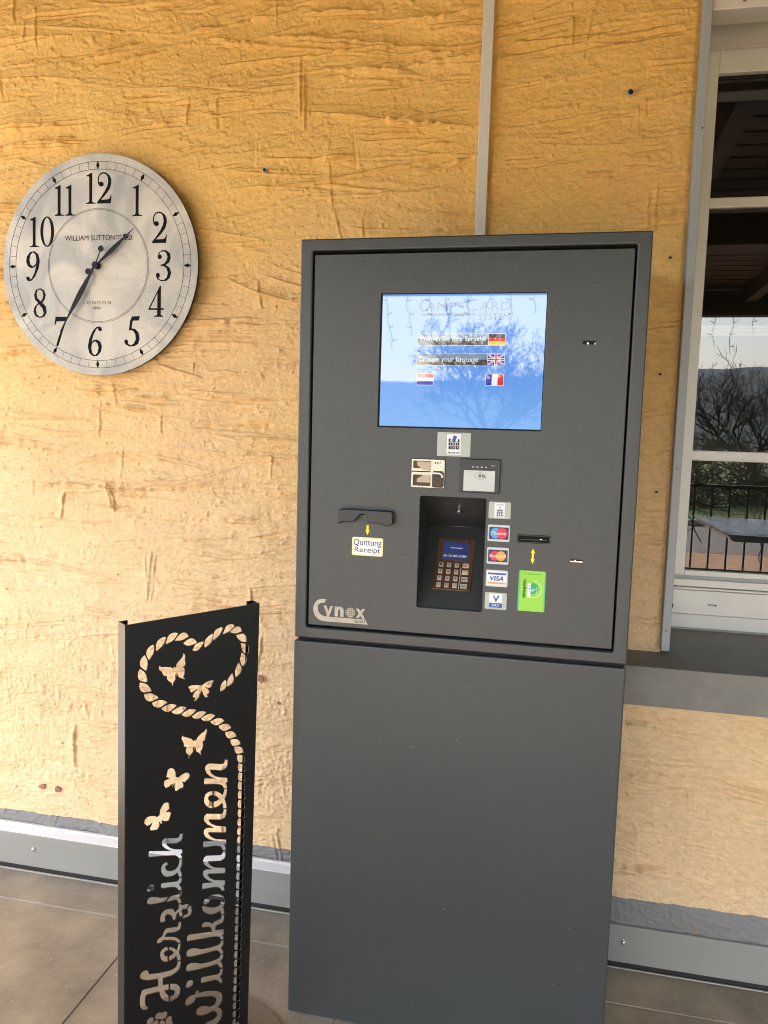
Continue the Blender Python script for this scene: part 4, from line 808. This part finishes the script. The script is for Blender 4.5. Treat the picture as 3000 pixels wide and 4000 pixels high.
poly("flag_cross", [rr(cx_-.0032, uk[1], cx_+.0032, uk[3])], SF, G_w, f_, .0016); poly("flag_cross", [rr(uk[0], cz_-.0030, uk[2], cz_+.0030)], SF, G_w, f_, .0017)
poly("flag_cross", [rr(cx_-.0018, uk[1], cx_+.0018, uk[3])], SF, G_r, f_, .0018); poly("flag_cross", [rr(uk[0], cz_-.0016, uk[2], cz_+.0016)], SF, G_r, f_, .0019)

# specks of dust and a few rub marks on the cabinet
M_dust = mat("dust_speck", srgb(120, 122, 120), .8)
rgd = random.Random(17)
for i in range(16):
    x = rgd.uniform(kx0+.03, kx1-.03); z = rgd.uniform(.06, .86); r = rgd.uniform(.0006, .0013)
    poly("dust_speck", [circ(x, z, r, 7, r*rgd.uniform(.6, 2.2))], WALLF(KY-.0005), M_dust, kk, .0002)
# stickers and fittings on the door
DF = kw(DY)
M_silver = mat("silver_sticker", srgb(176, 182, 172), .35); M_silver2 = mat("pale_silver_sticker", srgb(196, 202, 200), .35)
M_sw = mat("white_print", (.82, .82, .82), .4); M_navy = mat("navy_print", srgb(34, 30, 84), .4); M_blue = mat("blue_print", srgb(32, 84, 158), .4)
M_red = mat("red_print", srgb(226, 42, 52), .4); M_cyan = mat("cyan_print", srgb(66, 164, 222), .4); M_or = mat("orange_print", srgb(240, 160, 60), .4)
M_yel = mat("yellow_print", srgb(250, 226, 20), .45); M_lime = mat("lime_green_card", srgb(140, 206, 58), .25); M_teal = mat("green_edge", srgb(70, 180, 120), .25); M_dgrn = mat("dark_green_print", srgb(30, 130, 84), .35)
M_blackp = mat("black_plastic", (.014, .015, .016), .4, bump=(300, .2, .0003)); M_lcyan = mat("light_cyan_print", srgb(140, 206, 226), .4); M_grn = mat("mid_green_print", srgb(40, 160, 96), .35)
n_ = [0]
def pr_(nm, lp, m, par, n): return poly(nm, lp, DF, m, par, n)
def tx(s, a, b, c, d, m, par, n=.0010, **k): return text("lettering", s, DF, a, b, c, d, m, par, n, **k)
def sticker(z0, z1, m, label): 
    o = pr_("payment_sticker", [rr(.1211, z0, .1667, z1, .0028)], m, kk, .0005); o['label'] = label; return o
# receipt outlet
hd = plate("receipt_outlet", [[(-.1992, 1.1979), (-.1818, 1.1999), (-.0876, 1.1991), (-.0805, 1.197), (-.0793, 1.172), (-.0866, 1.1682), (-.0968, 1.1663), (-.1029, 1.1718), (-.1340, 1.1718), (-.1354, 1.1850), (-.1400, 1.1890), (-.1454, 1.1906), (-.1522, 1.1884), (-.1590, 1.1800), (-.1639, 1.1737), (-.1906, 1.1717), (-.1985, 1.1665), (-.2036, 1.1697), (-.2006, 1.191)]], DF, .022, M_blackp, kk, .0018, .021)
g_ = mat("green_led", (.05, .6, .15), .4, emit=.25/EX); pr_("outlet_light", [rr(-.1560, 1.1838, -.1400, 1.1862)], g_, hd, .0008)
pr_("outlet_mouth", [rr(-.1600, 1.1862, -.1370, 1.1900)], M_hole, hd, .0010)
ar = pr_("arrow_sticker", [[(-.1362, 1.1646), (-.1362, 1.1545), (-.1338, 1.1538), (-.1384, 1.1432), (-.1430, 1.1538), (-.1407, 1.1545), (-.1407, 1.1646)]], M_yel, kk, .0005); ar['label'] = "yellow down arrow sticker above the receipt label"
M_cream = mat("pale_yellow_label", srgb(236, 228, 150), .4)
lb = pr_("receipt_label", [rr(-.1722, 1.0975, -.1031, 1.1378, .004)], M_cream, kk, .0005); pr_("label_face", [rr(-.1695, 1.1002, -.1058, 1.1351, .0025)], M_sw, lb, .0007)
tx("Quittung", -.1688, 1.1160, -.1065, 1.1340, M_ink, lb, bold=-.004); tx("Receipt", -.1660, 1.1012, -.1085, 1.1165, M_ink, lb, bold=-.004)
# electronic cash sticker
st = pr_("payment_sticker", [rr(.0075, 1.3200, .0777, 1.3699, .002)], M_silver, kk, .0005); st['label'] = "wide silver sticker with keypad card symbol below the screen"
pr_("card_print", [rr(.0273, 1.3232, .0580, 1.3674, .002)], M_ink, st, .0007); pr_("card_print", [rr(.0276, 1.3235, .0577, 1.3671, .0018)], M_sw, st, .0009)
pr_("keypad_print", [rr(.0310, 1.3345, .0545, 1.3570, .001), rr(.0314, 1.3349, .0541, 1.3566, .001)], M_ink, st, .0011)
for i in range(3):
    for j in range(3): pr_("key_print", [rr(.0322+.0074*i, 1.3355+.0074*j, .0386+.0074*i, 1.3417+.0074*j)], M_ink, st, .0011)
for i, s in enumerate("456"): tx(s, .0341+.0074*i, 1.3441, .0367+.0074*i, 1.3481, M_sw, st, .0013)
for i, s in enumerate("789"): tx(s, .0341+.0074*i, 1.3366, .0367+.0074*i, 1.3407, M_sw, st, .0013)
pr_("card_symbol", [[(.0345, 1.3515), (.0390, 1.3650), (.0530, 1.3610), (.0500, 1.3510)]], M_sw, st, .0014)
pr_("arrow_print", [[(.0415, 1.3640), (.0390, 1.3545), (.0365, 1.3550), (.0430, 1.3488), (.0480, 1.3520), (.0462, 1.3527), (.0490, 1.3620)]], M_blue, st, .0016)
tx("electronic cash", .0305, 1.3260, .0550, 1.3310, M_ink, st, .0011, bold=.01)
# five payment stickers
s1 = sticker(1.1933, 1.2284, M_silver, "silver sticker with small white card print, topmost of the five beside the keypad")
pr_("card_print", [rr(.1330, 1.1958, .1545, 1.2262)], M_sw, s1, .0008); tx("girocard", .1370, 1.2205, .1515, 1.2245, M_navy, s1, .0011)
pr_("terminal_print", [rr(.1425, 1.2130, .1460, 1.2195)], M_lcyan, s1, .0011); pr_("terminal_print", [[(.1390, 1.2130), (.1500, 1.2130), (.1525, 1.1975), (.1362, 1.1975)], [(.1393, 1.2127), (.1366, 1.1979), (.1521, 1.1979), (.1497, 1.2127)]], M_navy, s1, .0011)
for j in range(4):
    for i in range(3): k_ = .0030+.0003*(3-j); xx = .1444+(i-1)*(.0036+.0003*(3-j)); pr_("key_print", [rr(xx-.0014, 1.1989+.0034*j, xx+.0014, 1.2014+.0034*j)], M_navy, s1, .0011)
s2 = sticker(1.1452, 1.1801, M_silver2, "sticker with overlapping blue and red circles on navy"); s3 = sticker(1.0970, 1.1323, M_silver2, "sticker with overlapping red and orange circles on navy")
for s_, z, cl, cr, word, w0, w1, r in ((s2, 1.1626, M_cyan, M_red, "Maestro", .1285, .1590, .0112), (s3, 1.1146, M_red, M_or, "MasterCard", .1268, .1610, .0102)):
    pr_("logo_field", [rr(.1240, z-.0128, .1645, z+.0128)], M_navy, s_, .0008); pr_("logo_circle", [circ(.1378, z, r, 28)], cl, s_, .0010); pr_("logo_circle", [circ(.1505, z, r, 28)], cr, s_, .0012)
    tx(word, w0, z-.0034, w1, z+.0036, M_sw, s_, .0015, shear=.2, bold=.01)
s4 = sticker(1.0489, 1.0842, M_silver2, "white sticker with blue bar above and orange bar below the word")
pr_("logo_field", [rr(.1240, 1.0520, .1640, 1.0812)], M_sw, s4, .0008); pr_("logo_bar", [rr(.1250, 1.0745, .1632, 1.0785)], M_blue, s4, .0010); pr_("logo_bar", [rr(.1250, 1.0545, .1632, 1.0585)], M_or, s4, .0010)
tx("VISA", .1300, 1.0615, .1582, 1.0718, M_blue, s4, .0011, shear=.25, bold=.03)
s5 = sticker(1.0001, 1.0361, M_silver, "silver sticker with big blue letter over a blue field, lowest of the five")
pr_("logo_field", [rr(.1304, 1.0040, .1575, 1.0335, .001)], M_sw, s5, .0008); pr_("logo_bar", [rr(.1304, 1.0040, .1575, 1.0140, .001)], M_blue, s5, .0010)
tx("V", .1370, 1.0165, .1515, 1.0305, M_blue, s5, .0012, bold=.03); pr_("logo_accent", [[(.1362, 1.0306), (.1400, 1.0306), (.1415, 1.0262)]], M_or, s5, .0014); tx("PAY", .1362, 1.0055, .1520, 1.0122, M_sw, s5, .0013)
# card slot, double arrow, green card
cs = plate("card_slot", [rr(.1828, 1.1459, .2498, 1.1622, .0008), rr(.1852, 1.1482, .2476, 1.1600, .0006)], DF, .006, M_blackp, kk, .0004, .0012); pr_("slot_back", [rr(.1850, 1.1480, .2478, 1.1602)], M_hole, cs, -.006)
box("slot_lip", (.188, DY+.001, 1.1515), (.2445, DY+.006, 1.1532), M_blackp, cs); box("slot_light", (.229, DY+.0004, 1.1533), (.2335, DY+.002, 1.1546), M_steel, cs)
da = pr_("arrow_sticker", [[(.2162, 1.1350), (.2207, 1.1245), (.2183, 1.1245), (.2183, 1.1125), (.2207, 1.1125), (.2162, 1.1018), (.2117, 1.1125), (.2141, 1.1125), (.2141, 1.1245), (.2117, 1.1245)]], M_yel, kk, .0005); da['label'] = "yellow double arrow sticker between card slot and green card"
gc = plate("green_card", [rr(.1894, 1.0015, .2452, 1.0875, .003)], DF, .0012, M_lime, kk, 0, .0014); gc['label'] = "lime green camping card stuck on the terminal door"
pr_("card_edge", [rr(.1896, 1.0020, .1925, 1.0870, .001)], M_teal, gc, .0018); pr_("card_edge", [rr(.2428, 1.0020, .2450, 1.0870, .001)], M_teal, gc, .0018)
tx("+49(0) 6501 2055", .2060, 1.0790, .2350, 1.0820, M_dgrn, gc, .0019); pr_("phone_print", [circ(.2018, 1.0804, .0020, 14), circ(.2018, 1.0804, .0015, 14)], M_dgrn, gc, .0019)
pr_("moon_print", [circ(.2195, 1.0500, .0118, 30)], M_grn, gc, .0018)
arc = [(.2200+.0185*math.cos(R(a)), 1.0490+.0185*math.sin(R(a))) for a in range(-105, 96, 8)]; arc += [(.2200+.0175*math.cos(R(a)), 1.0490+.0175*math.sin(R(a))) for a in range(95, -106, -8)]
pr_("arc_print", [arc], M_sw, gc, .0018)
for j, (zz, hh) in enumerate(((1.0560, .0100), (1.0445, .0105), (1.0350, .0075))):
    pr_("caravan_print", [rr(.2085, zz-hh/2, .2155, zz+hh/2, .0012), rr(.2115, zz-hh/4, .2130, zz-hh/4+.0022), rr(.2115, zz+hh/4-.0022, .2130, zz+hh/4)], M_sw, gc, .0021)
pr_("tent_print", [[(.2165, 1.0480), (.2270, 1.0510), (.2180, 1.0420)]], M_lcyan, gc, .0021)
tx("Camping", .2255, 1.0390, .2295, 1.0545, M_sw, gc, .0021, rot=-90); tx("Waldfrieden", .1990, 1.0285, .2058, 1.0690, mat("dark_lettering", (.01, .05, .04), .5), gc, .0019, rot=-90, shear=.25, bold=.03)
# key slots
for i, (a, b, c, d) in enumerate(((.2938, 1.5527, .3192, 1.5600), (.2921, 1.1110, .3174, 1.1168))):
    ks = pr_("key_slot", [rr(a, b, c, d, .0006)], M_hole, kk, .0006); pr_("key_hole", [circ(a+.010, (b+d)/2, .0038, 16)], M_hole, ks, .0008)
    if i == 0: pr_("key_glint", [circ(a+.010, b+.0018, .0019, 10)], M_steel, ks, .0012); pr_("key_glint", [rr(c-.0022, b, c-.0006, b+.003)], M_steel, ks, .0010)
    else: pr_("key_glint", [rr(a+.0006, b+.0003, c-.0005, b+.0026, .0005)], M_steel, ks, .0010); pr_("key_glint", [circ(a+.010, b+.0040, .0013, 10)], M_steel, ks, .0012)
# metal card reader
M_rd = mat("polished_reader", srgb(206, 200, 188), .22, metal=.9); M_rdd = mat("reader_pocket", srgb(150, 138, 122), .3, metal=.8); M_brn = mat("reader_dark", srgb(62, 48, 38), .3, metal=.3)
cr = plate("card_reader", [rr(-.0464, 1.2508, .0270, 1.3134, .003)], DF, .003, M_blackp, kk, .0005, .0015)
plate("reader_frame", [rr(-.0450, 1.2520, .0257, 1.3122, .0028), rr(-.0415, 1.2930, -.0035, 1.3085, .002), rr(-.0415, 1.2560, -.0035, 1.2790, .002), rr(-.0450, 1.2845, -.0040, 1.2875), rr(.0, 1.2535, .0245, 1.2880, .005)], DF, .003, M_rd, cr, .0004, .0045)
pr_("reader_pocket", [rr(-.0415, 1.2930, -.0035, 1.3085)], M_brn, cr, .0019); pr_("reader_pocket", [rr(-.0415, 1.2560, -.0035, 1.2790)], M_brn, cr, .0019)
pr_("pocket_floor", [[(-.0330, 1.3070), (-.0040, 1.3070), (-.0040, 1.2880), (-.0190, 1.2890), (-.0330, 1.2990)]], M_rdd, cr, .0046); pr_("pocket_floor", [[(-.0330, 1.2630), (-.0040, 1.2630), (-.0040, 1.2790), (-.0190, 1.2790), (-.0330, 1.2700)]], M_rdd, cr, .0046)
pr_("reader_slit", [rr(-.0430, 1.2848, -.0040, 1.2870)], M_hole, cr, .0050)
plate("reader_curve", [[(-.0035, 1.2850), (.0150, 1.2850), (.0215, 1.2810), (.0225, 1.2740), (.0195, 1.2740), (.0185, 1.2790), (.0140, 1.2815), (-.0035, 1.2815)]], DF, .001, M_rd, cr, 0, .0052)
arcp = [(.0115+.0118*math.cos(R(a)), 1.2660+.0118*math.sin(R(a))) for a in range(0, 181, 12)]+[(-.0003, 1.2545), (.0233, 1.2545)]
plate("reader_thumb", [arcp], DF, .003, M_brn, cr, .0005, .006)
for i, m in enumerate((M_hole, M_hole, mat("lime_led", srgb(190, 240, 60), .4, emit=.5/EX))): pr_("reader_light", [circ(.0062+.0050*i, 1.3052, .0016, 12)], m, cr, .0052)
# contactless reader
nf = plate("contactless_reader", [rr(.0586, 1.2460, .1421, 1.3164, .003)], DF, .008, M_blackp, kk, .0015, .0075)
pr_("reader_trim", [rr(.0612, 1.2480, .1395, 1.3128, .002), rr(.0618, 1.2486, .1389, 1.3122, .002)], M_rec, nf, .0080)
M_disp = mat("pale_reader_display", srgb(206, 208, 204), .12, vary=(40, .03)); pr_("reader_display", [rr(.0667, 1.2497, .1315, 1.2926)], M_disp, nf, .0080)
for i in range(4): pr_("reader_lamp", [rr(.0835+.0089*i, 1.2988, .0877+.0089*i, 1.3008)], M_silver2, nf, .0080)
tx("CCV", .1225, 1.3022, .1310, 1.3050, M_silver2, nf, .0082)
pr_("contactless_symbol", [circ(.1000, 1.2818, .0075, 28, .0103), circ(.1000, 1.2818, .0071, 28, .0099)], M_ink, nf, .0083)
for i in range(4):
    r0 = .0015+.0017*i; c0 = (.0945, 1.2818); a0 = 42
    lp = [(c0[0]+(r0+.0004)*1.0*math.cos(R(a))+.0008, c0[1]+(r0+.0004)*math.sin(R(a))*1.1) for a in range(-a0, a0+1, 12)]+[(c0[0]+(r0-.0003)*math.cos(R(a))+.0008, c0[1]+(r0-.0003)*math.sin(R(a))*1.1) for a in range(a0, -a0-1, -12)]
    pr_("contactless_wave", [lp], M_ink, nf, .0084)
pr_("hand_print", [[(.1040, 1.2830), (.1085, 1.2840), (.1135, 1.2775), (.1125, 1.2770), (.1080, 1.2825), (.1060, 1.2815), (.1090, 1.2770), (.1080, 1.2768), (.1045, 1.2815)]], M_ink, nf, .0084)
# keypad in the recess
M_kp = mat("brushed_keypad_plate", srgb(140, 108, 84), .26, metal=.75, vary=(8, .15)); M_key = mat("steel_key", srgb(196, 188, 174), .35, metal=.25)
PF = Frame((0, -.345+.0035, .993), (1, 0, 0), (0, .14, .162))
pd = plate("keypad", [rr(.0030, .0445, .0860, .1768, .0008)], PF, .003, M_kp, kk, .0004, .003)
plate("keypad_display", [rr(.0155, .1210, .0730, .1682)], PF, .001, glow("keypad_screen", (38, 52, 108), .9), pd, 0, .0036)
text("lettering", "Terminal bereit", PF, .0310, .1515, .0590, .1545, G_w, pd, .0042)
for i, c in enumerate((M_silver2, M_or, M_silver2, M_red, M_silver2)):
    poly("display_icon", [rr(.0178+.0107*i, .1285, .0266+.0107*i, .1340)], PF, M_silver2, pd, .0041); 
    if i in (1, 3): poly("display_icon", [circ(.0207+.0107*i, .1312, .0019, 14)], PF, M_red, pd, .0045); poly("display_icon", [circ(.0236+.0107*i, .1312, .0019, 14)], PF, M_or if i == 1 else M_cyan, pd, .0047)
text("lettering", "CCV", PF, .0690, .1700, .0770, .1730, M_ink, pd, .0034)
rows = (.1074, .0899, .0724, .0551)
for j, v0 in enumerate(rows):
    for i, (u0, wd) in enumerate(((.0157, .0096), (.0334, .0096), (.0511, .0096), (.0709, .0142))):
        kb = plate("key", [rr(u0-wd/2, v0-.0055, u0+wd/2, v0+.0055, .0008)], PF, .003, M_key, pd, .0007, .0052)
        if i < 3: text("lettering", ["123", "456", "789", "-0+"][j][i], PF, u0-.0018, v0-.0028 if (j, i) not in ((3, 0), (3, 2)) else v0-.0008*(1 if i == 0 else 2.2), u0+.0018, v0+.0030 if (j, i) not in ((3, 0), (3, 2)) else v0+.0008*(1 if i == 0 else 2.2), M_ink, kb, .0056)
        else: poly("key_print", [rr(u0-.0050, v0-.0028, u0+.0035, v0-.0008)], PF, (M_red, M_yel, M_blue, M_dgrn)[j], kb, .0055)
plate("keypad_bar", [rr(.0598, .0470, .0612, .1020)], PF, .001, M_key, pd, 0, .0045)
# maker's plate
M_al = mat("brushed_aluminium", srgb(150, 146, 134), .38, metal=.6, vary=(60, .15))
lg = plate("maker_logo", [[(-.228, .9946), (-.2345, .9952), (-.2422, .9941), (-.2480, .9915), (-.2528, .9867), (-.2565, .9790), (-.2578, .9706), (-.2560, .9620), (-.2530, .9552), (-.2460, .9490), (-.2394, .9458), (-.2300, .9448), (-.1320, .9448), (-.1382, .9556), (-.2271, .9556), (-.2340, .9568), (-.2397, .9598), (-.2445, .9640), (-.2470, .9697), (-.2472, .9760), (-.2455, .9820), (-.2400, .9860), (-.2322, .9865)]], DF, .0008, M_al, kk, 0, .0009)
tx("n", -.2080, .9577, -.1875, .9805, M_al, lg, .0012, bold=.04); tx("x", -.1600, .9577, -.1385, .9790, M_al, lg, .0012, bold=.04)
poly("letter_y", [[(-.2335, .9805), (-.2270, .9805), (-.2225, .9680), (-.2180, .9805), (-.2120, .9805), (-.2230, .9500), (-.2290, .9500), (-.2255, .9600)]], DF, M_al, lg, .0012)
gl = pr_("globe", [circ(-.1723, .9688, .0110, 28)], M_al, lg, .0007)
for d_ in (-.0066, -.0022, .0022, .0066):
    h_ = math.sqrt(.0110**2-d_**2); pr_("globe_line", [rr(-.1723-h_, .9688+d_-.0004, -.1723+h_, .9688+d_+.0004)], M_an, gl, .0012)
    pr_("globe_line", [[(-.1723+d_+.0004, .9688-h_), (-.1723+d_*1.25+.0004, .9688), (-.1723+d_+.0004, .9688+h_), (-.1723+d_-.0004, .9688+h_), (-.1723+d_*1.25-.0004, .9688), (-.1723+d_-.0004, .9688-h_)]], M_an, gl, .0014)
tx("GmbH", -.1610, .9472, -.1390, .9538, M_ink, lg, .0012)

# ------------------------------------------------------------------ welcome stele
M_bs = mat("black_powder_steel", STELE, .34, spec=.5, bump=(700, .15, .0002))
SO = Vector((-.5053, -.7062, 1.0)); de = Vector((.5828, .8125, .0133)); dn = Vector((-.0317, .0391, -.9987))
SFm = Frame(SO, de, -dn)
cen = SO+de*.144+dn*1.0
sg = empty("welcome_sign", (cen.x, cen.y, 0), "black steel welcome sign with cut out rope heart, butterflies and script letters", "sign")
SW = .2879; SH = .994
loops = [[(0, -SH), (SW, -SH), (SW, 0), (0, 0)]]
rope = None
for nme, fl_ in HOLES:
    pts = [(fl_[i]/1000, -fl_[i+1]/1000) for i in range(0, len(fl_), 2)]
    if nme == 'rope': rope = pts; continue
    loops.append(pts)
# rope: resample the centre line and cut one lens shaped strand per pitch
rope += [(rope[-1][0], rope[-1][1]-.021*k_) for k_ in range(1, 25)]
rp = [Vector(p) for p in rope]
shape = [(-.72, -.62), (-.45, .2), (-.25, .62), (-.08, .85), (.12, .99), (.33, 1.03), (.52, 1.02), (.67, .97), (.55, .30), (.40, -.38), (.22, -.75), (-.01, -.93), (-.22, -.97), (-.44, -.93), (-.60, -.80)]
for i, p in enumerate(rp):
    a = rp[max(i-1, 0)]; b = rp[min(i+1, len(rp)-1)]; d = (b-a); s = d.length/(2 if 0 < i < len(rp)-1 else 1); d.normalize(); nn = Vector((-d.y, d.x)); h = .0098
    if p.y < -SH+.02: break
    lp = []
    curv = 0
    if 0 < i < len(rp)-1: curv = ((b-p).normalized()-(p-a).normalized()).dot(nn)
    for t, q in shape:
        t_ = t*.88*s; c_ = p+d*t_+nn*(q*h*.92+curv*.5*t_*t_/s); lp.append((c_.x, c_.y))
    loops.append(lp)
plate("face_plate", loops, SFm, .003, M_bs, sg, .0003)
def sbox(name, u0, u1, v0, v1, n0, n1):
    vs = [SFm.p(u, v_, n) for n in (n0, n1) for v_ in (v0, v1) for u in (u0, u1)]
    return mesh_obj(name, vs, [(0, 1, 3, 2), (4, 6, 7, 5), (0, 4, 5, 1), (2, 3, 7, 6), (0, 2, 6, 4), (1, 5, 7, 3)], M_bs, sg)
sbox("side_flange", -.0015, .0005, -SH, .0, -.030, -.0002); sbox("side_flange", SW-.0005, SW+.0015, -SH, 0, -.0275, -.0002)
sbox("rear_lip", .0006, .016, -SH, 0, -.030, -.028); sbox("rear_lip", SW-.0135, SW-.0006, -SH, 0, -.0275, -.026)
M_base = mat("brown_round_base", srgb(118, 104, 86), .6, vary=(5, .1)); M_bedge = mat("rusty_base_edge", srgb(112, 84, 66), .7)
cyl("base_disc", (cen.x, cen.y, .0035), (0, 0, 1), .215, .007, M_base, sg, 72); cyl("base_rim", (cen.x, cen.y, .002), (0, 0, 1), .2175, .0038, M_bedge, sg, 72)
